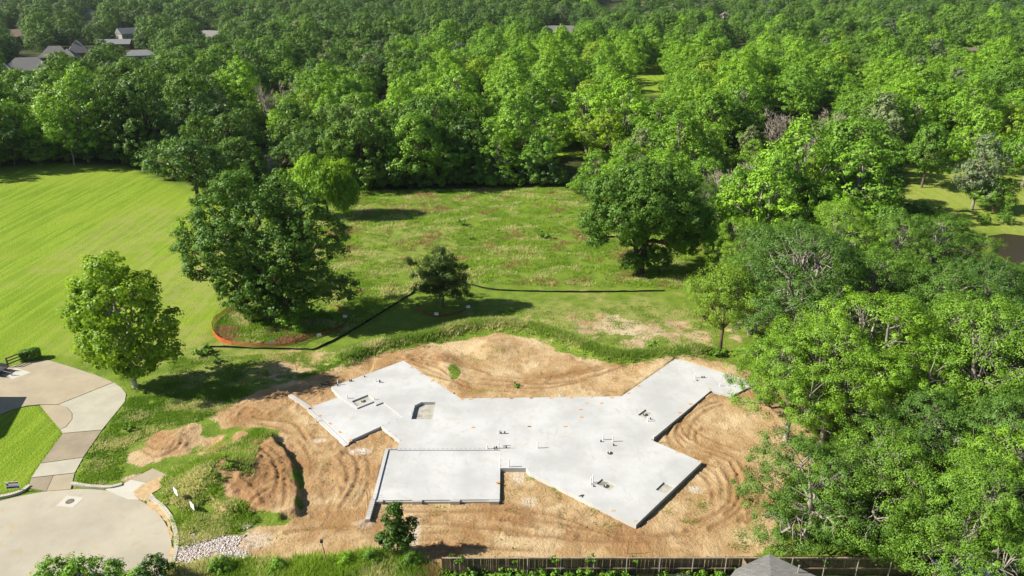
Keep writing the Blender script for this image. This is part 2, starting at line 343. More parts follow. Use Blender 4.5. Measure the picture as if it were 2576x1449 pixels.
for ti, t in enumerate(tracks + tracks_m):
    bx0 = min(p[0] for p in t) - 2; bx1 = max(p[0] for p in t) + 2; by0 = min(p[1] for p in t) - 2; by1 = max(p[1] for p in t) + 2
    s_ = (wx > bx0) & (wx < bx1) & (wy > by0) & (wy < by1)
    d = pdist(wx[s_], wy[s_], t); k = ((.7 + .7 * ((ti * .37) % 1)) if ti < 25 else 1.0) if t in tracks else 1.3
    hand = ti < 25 or t in tracks_m; lump = (.7 + .8 * fbm(wx[s_] * 1.3, wy[s_] * 1.3, 2)) if hand else np.clip(2.4 * fbm(wx[s_] * .8, wy[s_] * .8, 3) - .55, 0, 1.2)
    cum[s_] += k * lump * (-0.055 * np.exp(-(d / .15) ** 2) + 0.04 * np.exp(-((d - .32) / .12) ** 2))
    tk[s_] = np.maximum(tk[s_], np.exp(-(d / .24) ** 2) * np.clip(lump * 1.6 - .5, 0, 1))
dsl = np.max([sdf(wx, wy, p) for p in foot], axis=0)
rough = (fbm(wx * .9, wy * .9, 5) - .5)
lumps = np.maximum(fbm(wx * 1.6 + 9, wy * 1.6, 3) - .58, 0)
zn = gZ[W] + cum * soil + soil * 0.16 * rough + (1.0 * lumps * (A['red'][W]) + .25 * lumps) * soil + .5 * np.maximum(fbm(wx * 3.1 + 5, wy * 3.1, 3) - .55, 0) * soil * (.25 + A['red'][W])
north = sstep(62, 66, wy) * np.exp(-(np.minimum(dsl, 0) / 3.0) ** 2)
zn = zn + 0.26 * north * (wx > -16) * sstep(30, 24, wx)
zn = np.where(dsl > -0.12, np.minimum(zn, -0.05), zn)
dro = ROAD_R + .55 - np.hypot(wx - ROAD_C[0], wy - ROAD_C[1])
drive_out = [c1(*p) for p in [(-300, 480), (-200, 330), (-100, 240), (60, 215), (175, 183), (290, 178), (420, 218), (560, 263), (670, 306), (716, 338), (744, 375), (737, 422), (602, 590), (490, 752), (440, 842), (415, 940), (270, 950), (168, 930), (183, 870), (238, 786), (288, 720), (370, 608), (233, 440), (160, 447), (75, 467), (-150, 562)]]
dro = np.maximum(dro, sdf(wx, wy, drive_out))
ap2 = [c1(*p) for p in [(620, 940), (720, 908), (900, 813), (1037, 876), (892, 965), (880, 1010), (760, 1000)]]
dro = np.maximum(dro, sdf(wx, wy, ap2))
zn = np.where(dro > -0.05, -0.10, np.where(dro > -1.0, zn * sstep(-0.05, -1.0, dro), zn))
gZ[W] = zn; A['trk'][W] = np.clip(tk * soil, 0, 1)
nx, ny = len(gx), len(gy)
ii = (np.arange(ny - 1)[:, None] * nx + np.arange(nx - 1)[None, :]).ravel()
gme = np_mesh('ground', np.c_[gX, gY, gZ], np.c_[ii, ii + 1, ii + nx + 1, ii + nx], smooth=True)
for k, v in A.items(): attr(gme, k, v)
t = NT('ground_soil_and_grass'); p = t.pos()
big = t.noise(0.06, 3, .5, p); mid = t.noise(0.55, 5, .6, p); fine = t.noise(4.5, 5, .65, p); vf = t.noise(16.0, 3, .6, p)
# soil
s1 = t.mix(t.rng(mid, .3, .7), (0.36, 0.235, 0.112), (0.495, 0.355, 0.195)); pt = t.noise(.17, 4, .6, p); s1 = t.mix(t.rng(pt, .50, .62, 0, .75), s1, (0.575, 0.445, 0.27)); s1 = t.mix(t.rng(pt, .47, .36, 0, .85), s1, (0.315, 0.185, 0.082)); pt2 = t.noise(.75, 6, .7, p, .8); s1 = t.mix(t.rng(pt2, .58, .66, 0, .55), s1, (0.29, 0.17, 0.078))
s1 = t.mix(t.math('MULTIPLY', t.at('red'), t.rng(mid, .25, .6)), s1, t.mix(t.rng(fine, .35, .65), (0.20, 0.088, 0.036), (0.40, 0.215, 0.10)))
s1 = t.mix(t.math('MULTIPLY', t.at('trk'), .75), s1, (0.255, 0.145, 0.065))
s1 = t.mix(t.math('MULTIPLY', t.at('pale'), t.rng(fine, .35, .6)), s1, (0.62, 0.57, 0.50))
s1 = t.mix(t.rng(vf, .52, .72, 0, .45), s1, (0.23, 0.135, 0.06)); s1 = t.mix(t.rng(fine, .58, .75, 0, .35), s1, (0.25, 0.15, 0.068)); s1 = t.mix(t.rng(fine, .42, .25, 0, .3), s1, (0.60, 0.46, 0.26))
# mown lawn: faint diagonal mower passes, clippings
mp = t.map(p, (0.9, 0.05, 1), (0, 0, R(-58))); mow = t.noise(1.0, 3, .6, mp); mow2 = t.noise(2.6, 4, .6, mp)
g1 = t.mix(t.rng(mow, .42, .58), (0.150, 0.252, 0.012), (0.222, 0.328, 0.024)); g1 = t.mix(t.rng(fine, .48, .64, 0, .75), g1, (0.085, 0.165, 0.008))
g1 = t.mix(t.rng(vf, .45, .65, 0, .4), g1, (0.27, 0.36, 0.05)); g1 = t.mix(t.rng(big, .42, .62, 0, .45), g1, (0.245, 0.315, 0.035)); g1 = t.mix(t.rng(mow2, .56, .74, 0, .5), g1, (0.36, 0.37, 0.10))
# rough grass
g2 = t.mix(t.rng(mid, .3, .7), (0.085, 0.155, 0.014), (0.165, 0.245, 0.024)); g2 = t.mix(t.rng(fine, .4, .7, 0, .7), g2, (0.22, 0.27, 0.055))
dryc = t.mix(t.rng(fine, .3, .7), (0.21, 0.225, 0.055), (0.40, 0.355, 0.15))
g = t.mix(t.at('mown'), g2, g1)
g = t.mix(t.math('MULTIPLY', t.at('dry'), t.rng(mid, .3, .62)), g, dryc)
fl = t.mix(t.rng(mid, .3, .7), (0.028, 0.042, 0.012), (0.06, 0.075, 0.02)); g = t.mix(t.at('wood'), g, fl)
sm = t.math('ADD', t.at('soil'), t.math('MULTIPLY', t.math('SUBTRACT', t.math('ADD', t.math('MULTIPLY', fine, .55), t.math('MULTIPLY', mid, .45)), .5), 1.5))
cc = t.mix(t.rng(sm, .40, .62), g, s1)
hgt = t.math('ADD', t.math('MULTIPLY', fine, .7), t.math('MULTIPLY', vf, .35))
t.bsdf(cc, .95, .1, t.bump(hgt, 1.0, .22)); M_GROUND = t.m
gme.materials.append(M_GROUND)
ground = link(bpy.data.objects.new('ground', gme)); tag(ground, 'rolling ground of mown lawn, rough meadow and bare tan soil', 'ground', kind='structure')

# ------------------------------------------------------------------ concrete materials
def concrete(name, c, blotch=.12, warm=(1.02, 1.0, .93), scale=.35, fine=.05, stain=.5, stc=(.88, .84, .70)):
    t = NT(name); p = t.pos(); a = t.noise(scale, 5, .6, p); b = t.noise(scale * 5, 5, .65, p); f = t.noise(9, 3, .6, p)
    k = t.mix(t.rng(a, .3, .7), tuple(x * (1 - blotch) for x in c), tuple(x * (1 + blotch * .55) for x in c))
    k = t.mix(t.rng(b, .5, .75, 0, .55), k, tuple(x * y * (1 - blotch) for x, y in zip(c, warm)))
    k = t.mix(t.rng(f, .6, .75, 0, .25), k, tuple(x * .75 for x in c))
    st = t.noise(scale * 2.2, 6, .7, t.map(p, (1, 1, 1), (.4, 0, 1.1)), 1.2); k = t.mix(t.rng(st, .58, .72, 0, stain), k, tuple(x * y for x, y in zip(c, stc)))
    sw = t.noise(scale * 4, 5, .65, t.map(p, (1, .35, 1), (0, 0, .7)), 2.0); k = t.mix(t.rng(sw, .56, .70, 0, stain * .55), k, tuple(x * .78 for x in c))
    t.bsdf(k, .75, .25, t.bump(t.noise(14, 4, .6, p), .15, fine * .1)); return t.m
M_SLAB = concrete('new_concrete', (.452, .460, .464), .15, (1.0, .965, .82), .22, stain=.85, stc=(.90, .86, .72))
M_PIT = concrete('rough_concrete_pit', (.37, .36, .31), .25, (1, .95, .8), 1.5)
M_EDGE = concrete('formed_concrete_edge', (.40, .39, .37), .12, (1, .95, .85), .8)
M_ROAD = concrete('weathered_road_concrete', (.375, .345, .275), .13, (1, .90, .66), .2, stain=.7, stc=(1.0, .82, .52))
M_KERB = concrete('kerb_concrete', (.45, .42, .35), .14, (1, .9, .7), .8)
M_PAN_TAN = concrete('tan_drive_concrete', (.35, .30, .215), .12, (1, .93, .8), .4)
M_PAN_BRN = concrete('brown_drive_concrete', (.275, .23, .165), .15, (.9, .9, .9), .5, stain=.8, stc=(.7, .7, .7))
M_PAN_NEW = concrete('pale_drive_concrete', (.39, .37, .30), .10, (1, .95, .85), .6)
M_PAN_WHT = concrete('white_drive_concrete', (.46, .445, .39), .06, (1, .97, .9), .6)
M_PVC = plain('white_pvc', (.75, .75, .73), .4, .05); M_DARKP = plain('dark_plastic', (.05, .05, .055), .5, .2)
M_RUST = plain('orange_board', (.50, .25, .075), .8, .3, 6); M_TANB = plain('tan_board', (.45, .34, .19), .8, .3, 6)
M_REBAR = plain('rusty_rebar', (.30, .155, .07), .8, .3); M_GALV = plain('galvanised_steel', (.42, .41, .39), .45, .15, metal=.4)
M_STAKE = plain('wood_stake', (.36, .25, .14), .85, .3); M_BLACK = plain('black_geotextile', (.012, .012, .013), .65, .4)
M_WHITE = plain('white_sign_face', (.80, .80, .80), .5, .03); M_RED = plain('red_print', (.33, .02, .03), .5, .1); M_BLUE = plain('blue_print', (.04, .06, .28), .5, .1)
M_NAVY = plain('dark_navy_print', (.012, .016, .05), .5, .1); M_PINK = plain('faded_red_print', (.62, .33, .34), .6, .1)

# ================================================================== FOUNDATION
fd = thing('foundation_slab', 'large pale concrete house foundation with angled wings on bare soil', 'foundation')
pits = [[c2(*p, .4) for p in [(977, 474), (1000, 388), (1040, 368), (1128, 368), (1110, 474)]],
        [c3(*p, .4) for p in [(808, 447), (855, 412), (903, 430), (855, 468)]],
        [c3(*p, .4) for p in [(550, 875), (585, 843), (672, 883), (635, 918)]],
        [c3(*p, .4) for p in [(918, 912), (968, 864), (1032, 890), (982, 938)]],
        [c2(*p, .4) for p in [(607, 362), (708, 321), (741, 350), (641, 392)]]]
dep_p = [.16, .28, .26, .10, .12]
pit_z = [.4 - .32, .4 - .14, .4 - .12, .4 - .13, .4 - .16]
mb = MB(); mb.prism(slab_pts, -.25, .4, pits, .04); mb.build('slab', M_SLAB, fd)
for pp, z in zip(pits, pit_z):
    cx = sum(q[0] for q in pp) / len(pp); cy = sum(q[1] for q in pp) / len(pp)
    MB().prism([(cx + (x - cx) * 1.01, cy + (y - cy) * 1.01) for x, y in pp], 0.03, z).build('recess_floor', M_PIT, fd)
MB().prism(patio_pts, -.25, .27).build('patio_slab', M_SLAB, fd)
MB().prism(garage_pts, -.25, .30).build('garage_slab', M_SLAB, fd)
# raised kerb round the garage, brick ledge and lugs along its mouth
k = MB(); k.bar((*c2(826, 668, .3), .30), (*c2(747, 975, .3), .30), .30, .11); k.build('garage_kerb', M_SLAB, fd)
k = MB(); k.bar((*c2(822, 664, .3), .30), (*c2(1532, 664, .3), .30), .12, .098); k.build('step_riser', M_SLAB, fd)
k = MB(); a = c2(748, 978, .15); b = c2(1530, 974, .15); k.bar((a[0], a[1] - .10, -.2), (b[0], b[1] - .10, -.2), .34, .38); k.build('brick_ledge', M_EDGE, fd)
for cx in (775, 1017, 1250, 1493):
    a = c2(cx - 30, 976, .2); b = c2(cx + 30, 976, .2)
    MB().bar((a[0], a[1] - .24, -.1), (b[0], b[1] - .24, -.1), .26, .42).build('ledge_lug', M_EDGE, fd)
a = c2(742, 985, .2); b = c2(706, 1108, .2)
MB().prism([(a[0] - .19, a[1] + .2), (b[0] - .19, b[1]), (b[0] + .19, b[1]), (a[0] + .19, a[1] + .2)], -.3, lambda x, y: .40 if y > (a[1] + b[1]) / 2 else .40).build('wing_wall', M_EDGE, fd)
for i in range(9):
    f = i / 8; x = a[0] + (b[0] - a[0]) * f - .42 + .12 * random.random(); y = a[1] + .6 + (b[1] - a[1]) * f
    h = 1.0 + .9 * random.random() * (1 - .5 * f)
    MB().tube([(x, y, -.1), (x + .05 * random.random(), y, h * .5), (x + .14 * (random.random() - .5), y + .05, h)], .014, 4).build('rebar', M_REBAR, fd)
a = c2(222, 322, .27); b = c2(350, 402, .27); c = c2(586, 626, .27)
MB().bar((*a, -.2), (*b, -.2), .42, .50).build('grade_beam', M_EDGE, fd)
dx, dy = c[0] - b[0], c[1] - b[1]; L = math.hypot(dx, dy); nxx, nyy = dy / L * .2, -dx / L * .2
if nxx > 0: nxx, nyy = -nxx, -nyy
MB().bar((b[0] + nxx, b[1] + nyy, -.2), (c[0] + nxx, c[1] + nyy, -.2), .40, .36).build('patio_ledge', M_SLAB, fd)
# plates set along the edges
mplate = MB().box(-.17, .17, -.11, .11, 0, .012).mesh('form_plate', M_RUST); mplate2 = MB().box(-.17, .17, -.11, .11, 0, .012).mesh('form_plate', M_TANB)
plates = [(c3, q) for q in [(22, 345), (146, 343), (268, 343), (394, 341), (520, 340), (645, 341), (487, 375), (583, 375), (452, 415), (458, 462), (133, 520), (358, 520), (1048, 101), (992, 137), (937, 179), (812, 268), (750, 313), (1255, 286), (1135, 380), (1070, 434), (1052, 680), (1188, 735), (655, 1043), (792, 1108)]]
plates += [(c2, q) for q in [(1348, 350), (1476, 347), (1600, 345), (1722, 343), (1295, 350), (1362, 526), (1711, 520), (978, 155), (1041, 193), (1107, 237), (1225, 304), (1515, 868)]]
for f, q in plates:
    x, y = f(*q, .4); inst('form_plate', random.choice((mplate, mplate, mplate2)), fd, (x, y, .402), random.uniform(-.2, .2))
for q in [(355, 404), (405, 452), (467, 502), (528, 555), (594, 606)]:
    x, y = c2(*q, .27); inst('form_plate', mplate, fd, (x + .1, y, .272), R(-42))
# anchor bolts along the garage step and the edges
mbolt = MB().tube([(0, 0, 0), (0, 0, .09), (.03, 0, .10)], .014, 5).mesh('anchor_bolt', M_DARKP)
for i in range(24):
    f = (i + .5) / 24
    for (q0, q1) in (((840, 660), (1530, 658)),) + ((((1532, 690), (1529, 965)),) if i % 3 == 0 else ()) + ((((840, 700), (770, 960)),) if i % 3 == 1 else ()):
        x, y = c2(q0[0] + (q1[0] - q0[0]) * f, q0[1] + (q1[1] - q0[1]) * f, .4); inst('anchor_bolt', mbolt, fd, (x, y, .395))
for q in [(885, 478), (835, 498), (800, 515), (840, 550), (880, 580), (910, 607), (880, 436), (905, 450), (1330, 422), (1510, 420), (1295, 555)]:
    x, y = c2(*q, .4); inst('anchor_bolt', mbolt, fd, (x, y, .395))
# plumbing stubs
pipe_me = {}
def stub(x, y, z, h, dark=False, parent=fd, r=.05):
    key = (round(h, 2), dark, r)
    if key not in pipe_me:
        k = MB(); k.tube([(0, 0, -.1), (0, 0, h * .96), (0, 0, h)], [r, r, r * .9], 8); pipe_me[key] = k.mesh('pipe_stub', M_DARKP if dark else M_PVC, False)
    return inst('pipe_stub', pipe_me[key], parent, (x, y, z))
for (cx, cy, h, dk) in [(930, 490, .75, 0), (2037, 350, .7, 0), (2200, 380, .7, 0), (2000, 385, .22, 1), (2215, 450, .22, 1), (1830, 1100, .7, 0), (1862, 1070, .8, 0), (1880, 1140, .12, 1), (447, 808, .85, 0), (268, 245, .5, 0), (293, 245, .5, 0), (312, 245, .2, 1), (375, 245, .25, 1), (80, 505, .5, 0), (273, 495, .7, 0), (400, 490, .25, 1), (205, 508, .22, 1), (235, 490, .2, 1)]:
    x, y = c5(cx, cy, .4); stub(x, y, .4, h, dk, r=.07 if dk else .05)
for (cx, cy, h, dk) in [(868, 487, .55, 0), (885, 475, .2, 1), (1162, 218, .55, 0), (1175, 235, .12, 1), (1205, 217, .2, 1), (1218, 217, .2, 1), (1318, 268, .4, 0), (903, 604, .5, 0), (632, 683, .16, 0)]:
    x, y = c3(cx, cy, .4); stub(x, y, .4, h, dk, r=.07 if dk else .05)
for (cx, cy, h, dk) in [(757, 240, .45, 0), (775, 246, .35, 0), (783, 246, .3, 1), (580, 345, .5, 0), (748, 354, .35, 0), (687, 212, .16, 1), (522, 260, .6, 0), (520, 268, .2, 1), (596, 240, .22, 1), (606, 238, .22, 1), (980, 440, .45, 0)]:
    x, y = c2(cx, cy, .4); stub(x, y, .4, h, dk, r=.07 if dk else .05)
# a copper loop left over the bar plumbing, floor drain boxes
x, y = c5(350, 495, .4); MB().tube([(x, y, .38), (x, y, .72), (x + .35, y, .72), (x + .75, y, .69)], .022, 6).build('copper_loop', M_DARKP, fd)
MB().tube([(x + .12, y, .38), (x + .12, y, .71)], .022, 6).build('copper_loop', M_DARKP, fd)
mring = MB().tube([(0, 0, 0), (0, 0, .02)], [.26, .26], 14).mesh('drain_box', M_DARKP)
for f, q, z in ((c3, (635, 685), .4), (c3, (612, 884), .285), (c3, (855, 440), .265), (c2, (680, 355), .245)):
    x, y = f(*q, .4); inst('drain_box', mring, fd, (x, y, z)); stub(x - .05, y, z, .14, False)
x, y = c5(1665, 1310, .3); MB().bar((x - .2, y - .1, .38), (x + .2, y + .05, .42), .10, .05).bar((x + .05, y - .25, .38), (x + .12, y, .42), .08, .05).build('offcut', M_DARKP, fd)
for q, h in (((341, 512), .62), ((387, 494), .62)):
    x, y = c2(*q); o = stub(x, y, 0, h, False, None); o.name = 'cleanout_pipe'; tag(o, 'white plastic cleanout pipe standing in soil beside the patio slab', 'pipe', 'cleanout pipes by the patio slab')
x, y = c2(522, 262, .4)

# ================================================================== ROAD, KERB, DRIVES
def ring(cx, cy, r, a0, a1, n): return [(cx + r * math.cos(a0 + (a1 - a0) * i / n), cy + r * math.sin(a0 + (a1 - a0) * i / n)) for i in range(n + 1)]
road_poly = ring(*ROAD_C, ROAD_R, 0, 2 * math.pi, 72)[:-1]
rd = MB().prism(road_poly, -.3, -.03).build('road', M_ROAD); tag(rd, 'round concrete turning head of a dead-end street', 'road', kind='structure')
# sand washed over the road surface: thin irregular film
def film(name, pts, z, m, amp=.25):
    P = smooth_line(pts + [pts[0]], 5)[:-1]; P = [(x + amp * (random.random() - .5), y + amp * (random.random() - .5)) for x, y in P]
    return MB().prism(P, z - .003, z).build(name, m)
M_SAND = plain('washed_sand', (.43, .31, .17), .95, .18, 2.5)
def kerb(name, pts, lab):
    P = smooth_line(pts, 5); o = MB()
    for p0, p1 in zip(P[:-1], P[1:]):
        d = Vector((p1[0] - p0[0], p1[1] - p0[1], 0)).normalized() * .01
        o.bar((p0[0] - d.x, p0[1] - d.y, -.28), (p1[0] + d.x, p1[1] + d.y, -.28), .32, .41)
    return tag(o.build(name, M_KERB), lab, 'kerb', kind='structure')
kerb('kerb', [c1(*p) for p in [(885, 985), (915, 1008), (960, 1043), (1008, 1110), (1035, 1190), (1042, 1260), (1030, 1330), (1010, 1390), (985, 1450), (940, 1530)]], 'pale concrete kerb curving round the road edge')
kerb('kerb', [c1(*p) for p in [(424, 905), (500, 918), (580, 925), (650, 926), (718, 910)]], 'short concrete kerb between the two drive entrances')
kerb('kerb', [c1(*p) for p in [(175, 918), (130, 948), (60, 972), (-40, 990), (-160, 1005)]], 'concrete kerb along the mown front lawn')
MB().prism([c1(*p) for p in [(892, 965), (878, 990), (905, 1008), (918, 990)]], -.3, .09).build('kerb_return', M_KERB).__setitem__('kind', 'structure')
drv = thing('driveway', 'long curving concrete driveway of tan and pale panels', 'driveway'); drv['kind'] = 'structure'
def panel(pts, m, z=.02): return MB().prism([c1(*p) for p in pts], -.25, z).build('concrete_panel', m, drv)
panel([(-300, 480), (-200, 330), (-100, 240), (60, 215), (175, 183), (290, 178), (420, 218), (560, 263), (668, 307), (340, 438), (233, 438), (160, 445), (75, 465), (-150, 560)], M_PAN_TAN)
panel([(5, 262), (95, 225), (182, 250), (75, 290)], M_PAN_WHT, .026)
panel([(342, 441), (671, 309), (716, 340), (743, 375), (736, 420), (601, 587), (373, 607), (357, 586), (392, 571), (427, 526), (427, 489), (397, 455)], M_PAN_NEW)
panel([(236, 441), (338, 441), (393, 456), (423, 490), (423, 525), (388, 569), (355, 584)], M_PAN_TAN, .016)
panel([(371, 610), (600, 590), (490, 749), (241, 784), (290, 720)], M_PAN_BRN)
panel([(240, 787), (489, 752), (440, 841), (186, 869)], M_PAN_NEW)
panel([(185, 872), (313, 858), (272, 948), (168, 930)], M_PAN_BRN, .012); panel([(316, 858), (439, 844), (416, 938), (275, 948)], M_PAN_TAN, .012)
ap = thing('drive_entrance', 'new pale concrete drive entrance streaked with washed sand', 'driveway'); ap['kind'] = 'structure'
MB().prism([c1(*p) for p in [(622, 938), (720, 910), (770, 880), (860, 900), (815, 1000), (760, 998)]], -.25, .0).build('concrete_panel', M_PAN_WHT, ap)
MB().prism([c1(*p) for p in [(772, 879), (900, 815), (1035, 876), (890, 964), (880, 1008), (818, 1001), (863, 900)]], -.25, .006).build('concrete_panel', M_PAN_TAN, ap)
for pts, z in (([(850, 985), (905, 1010), (970, 1070), (1005, 1140), (1015, 1230), (1000, 1215), (975, 1130), (930, 1080), (870, 1035)], -.024), ([(780, 960), (860, 900), (1000, 850), (1030, 876), (900, 955), (860, 1005), (830, 1005)], .012), ([(1010, 1260), (1028, 1300), (1005, 1380), (990, 1360)], -.022)):
    tag(film('sand_film', [c1(*p) for p in pts], z, M_SAND), 'thin film of tan sand washed over the concrete', 'sand', kind='stuff')
mh = thing('manhole_cover', 'round iron manhole cover set in a pale square on the road', 'manhole', (*c1(412, 1008), 0))
P0 = c1(412, 1008); sq = [c1(*p) for p in [(330, 1035), (395, 972), (495, 985), (430, 1045)]]
MB().prism([(x - P0[0], y - P0[1]) for x, y in sq], -.25, -.018).build('concrete_collar', M_PAN_WHT, mh)
MB().tube([(0, 0, -.05), (0, 0, -.008)], [.34, .34], 24).build('iron_ring', plain('iron', (.10, .085, .07), .6, .3, 8), mh)
MB().tube([(0, 0, -.05), (0, 0, -.004)], [.27, .27], 24).build('iron_lid', plain('iron_lid', (.16, .135, .11), .6, .4, 14), mh)
wt = tag(MB().prism(pond, -1.5, -.55).build('water', (lambda t: (t.bsdf((.035, .025, .012), .3, .12, t.bump(t.noise(2.5, 3, .5, t.pos()), .08, .05)), t.m)[1])(NT('brown_pond_water'))), 'brown pond water behind the trees', 'pond', kind='structure')

# ================================================================== TREES
def unit(a): return a / np.maximum(np.linalg.norm(a, axis=-1, keepdims=True), 1e-9)
def leaf_cloud(name, C, O, n_per, cr, leaf, m, g, flat=.72, hang=0.0, spread=.24, wid=.62):
    """C clump centres, O outward directions; every clump is a tuft of small leaf faces"""
    k = len(C); N = k * n_per
    c = np.repeat(C, n_per, 0); o = np.repeat(O, n_per, 0); r = np.repeat(cr if hasattr(cr, '__len__') else np.full(k, cr), n_per)
    d = unit(g.normal(size=(N, 3))); rad = g.random(N) ** .38
    off = d * (rad * r)[:, None]; off[:, 2] *= flat
    if hang: off[:, 2] -= hang * r * g.random(N) * 1.5
    p = c + off
    nn = unit(d * .75 + o * .55 + np.array([0, 0, .30]) + g.normal(size=(N, 3)) * spread)
    tv = g.normal(size=(N, 3)); 
    if hang: tv = tv * .35 + np.array([0, 0, -1.0])
    tv = unit(tv - nn * (tv * nn).sum(1, keepdims=True)); bv = np.cross(nn, tv)
    L = (leaf * (.65 + .7 * g.random(N)))[:, None] if not hang else (leaf * (.7 + .9 * g.random(N)))[:, None]
    Wd = L * wid * (.8 + .4 * g.random(N))[:, None]
    fold = nn * L * .10
    V = np.stack([p - tv * L * .5, p + bv * Wd * .5 + fold, p + tv * L * .5, p - bv * Wd * .5 + fold], 1).reshape(-1, 3)
    F = np.arange(N * 4).reshape(N, 4)
    me = np_mesh(name, V, F, m); cl = np.repeat(g.random(k), n_per)
    attr(me, 'lv', np.clip(.7 * cl + .3 * g.random(N), 0, 1), 'FACE'); return me
def shell_points(lobes, n, g, low=-.45, inner=.74):
    """clump centres over the surface of a union of ellipsoids"""
    L = np.array(lobes); w_ = (L[:, 3] * L[:, 4] * L[:, 5]) ** (2 / 3); w_ /= w_.sum(); C = []; O = []
    while len(C) < n:
        m = n; li = g.choice(len(L), m, p=w_); d = unit(g.normal(size=(m, 3)))
        l = L[li]; p = l[:, :3] + d * l[:, 3:] * (.70 + .32 * g.random(m) + .26 * (g.random(m) < .22) * g.random(m))[:, None]
        ok = d[:, 2] > low - .35 * g.random(m)
        for q in L:
            e = np.sqrt((((p - q[:3]) / q[3:]) ** 2).sum(1)); ok &= ~((e < inner) & (np.abs(p - (l[:, :3] + d * 0)).sum(1) > 0) & (np.abs(l[:, :3] - q[:3]).sum(1) > 1e-6))
        C += list(p[ok]); O += list(unit(d[ok] / l[ok][:, 3:]))
    return np.array(C[:n]), np.array(O[:n])
def limb(k, a, b, r0, r1, g, seg=4, wob=.10, n=6):
    a = np.array(a, float); b = np.array(b, float); L = np.linalg.norm(b - a); P = []; rr = []
    for i in range(seg + 1):
        f = i / seg; q = a + (b - a) * f + (g.normal(size=3) * wob * L * math.sin(math.pi * f) * .6 if 0 < i < seg else 0)
        q[2] += .08 * L * math.sin(math.pi * f); P.append(tuple(q)); rr.append(r0 + (r1 - r0) * f ** .8)
    k.tube(P, rr, n); return P
def make_tree(name, seed, H, lobes, clumps, per, cr, leaf, lm, bm, tr=.28, stems=1, fork=.3, twigs=14, hang=0, flat=.72, low=-.45, inner=.74, wid=.62, spread=.24, lean=(0, 0)):
    g = np.random.default_rng(seed)
    C, O = shell_points(lobes, clumps, g, low, inner)
    crr = cr * (.45 + .85 * g.random(len(C)))
    crown = leaf_cloud(name + '_crown', C, O, per, crr, leaf, lm, g, flat, hang, spread, wid)
    k = MB()
    for s in range(stems):
        a = 2 * math.pi * (s + g.random() * .4) / max(stems, 1); off = .0 if stems == 1 else .28
        b0 = np.array([off * math.cos(a), off * math.sin(a), -.15]); top = np.array([lean[0] * fork * H + (off * 4 * math.cos(a) if stems > 1 else 0), lean[1] * fork * H + (off * 4 * math.sin(a) if stems > 1 else 0), H * fork])
        k.tube([tuple(b0 + [0, 0, 0]), tuple(b0 + [0, 0, .25]), tuple(b0 + (top - b0) * .5 + g.normal(size=3) * [.12, .12, 0]), tuple(top)], [tr * 1.5, tr * 1.1, tr * .95, tr * .8], 9)
        mine = [l for i, l in enumerate(lobes) if i % stems == s]
        for l in mine:
            c = np.array(l[:3]); P = limb(k, top - (top - b0) * .06 * g.random(), c + np.array([0, 0, -.15 * l[5]]), tr * .62, tr * .26, g)
            near = [q for q in range(len(C)) if ((C[q] - c) ** 2).sum() < (1.1 * max(l[3:])) ** 2]
            g.shuffle(near)
            for q in near[:twigs]:
                st = np.array(P[int(g.integers(2, len(P)))]); limb(k, st, C[q], tr * .2, tr * .05, g, 3, .12, 4)
    return {'trunk': k.mesh(name + '_trunk', bm, True), 'crown': crown}
def auto_lobes(g, H, Rr, base, n, top=.8, flat=.75, tall=1.0):
    zc = base + (H - base) * .5; out = [(0, 0, zc + .1 * (H - base), Rr * .62, Rr * .62, (H - base) * .44)]
    for i in range(n):
        a = 2 * math.pi * (i + g.random() * .7) / n; f = .46 + .34 * g.random(); z = base + (H - base) * (.20 + .50 * g.random())
        r = Rr * (.26 + .24 * g.random()); out.append((Rr * f * math.cos(a), Rr * f * math.sin(a), z, r, r, r * flat * (.9 + .3 * g.random()) * tall))
    for i in range(max(2, n // 3)):
        a = 6.28 * g.random(); f = .28 * g.random(); r = Rr * (.33 + .12 * g.random())
        out.append((Rr * f * math.cos(a), Rr * f * math.sin(a), H - r * flat * tall - .3 * g.random(), r, r, r * flat * tall))
    return out
B_DARK = bark('dark_bark', (.085, .062, .045)); B_GREY = bark('grey_bark', (.26, .235, .20)); B_MID = bark('brown_bark', (.15, .115, .085)); B_DEAD = bark('dead_wood', (.33, .285, .235)); B_PALE = bark('pale_bark', (.42, .38, .32))
L_OAK = leaf_mat('oak_leaves', (.102, .212, .030), .1); L_DARK = leaf_mat('dark_leaves', (.085, .180, .036), .05); L_MID = leaf_mat('mid_green_leaves', (.135, .285, .031), .3)
L_BRI = leaf_mat('bright_leaves', (.182, .370, .032), .3, .24); L_YEL = leaf_mat('yellow_green_leaves', (.215, .36, .030), .4, .26); L_BLU = leaf_mat('grey_green_leaves', (.175, .25, .125), .1)
L_NEAR = leaf_mat('near_elm_leaves', (.140, .285, .028), .3, .24); L_NMID = leaf_mat('near_mid_leaves', (.100, .215, .032), .2); L_SYC = leaf_mat('sycamore_leaves', (.18, .33, .026), .4, .40); L_PEC = leaf_mat('pecan_leaves', (.130, .262, .036), .1, .33, .5, .22); L_CED = leaf_mat('cedar_needles', (.085, .15, .032), .1, .18); L_WIL = leaf_mat('willow_leaves', (.175, .35, .036), .5, .42)
G_ = np.random.default_rng(5)
PROT = {}
def proto(key, mats, H, Rr, base, nl, clumps, per, cr, leaf, seed, **kw):
    g = np.random.default_rng(seed); PROT[key] = make_tree(key, seed, H, auto_lobes(g, H, Rr, base, nl, flat=kw.pop('lf', .75), tall=kw.pop('tall', 1.0)), clumps, per, cr, leaf, mats[0], mats[1], **kw)
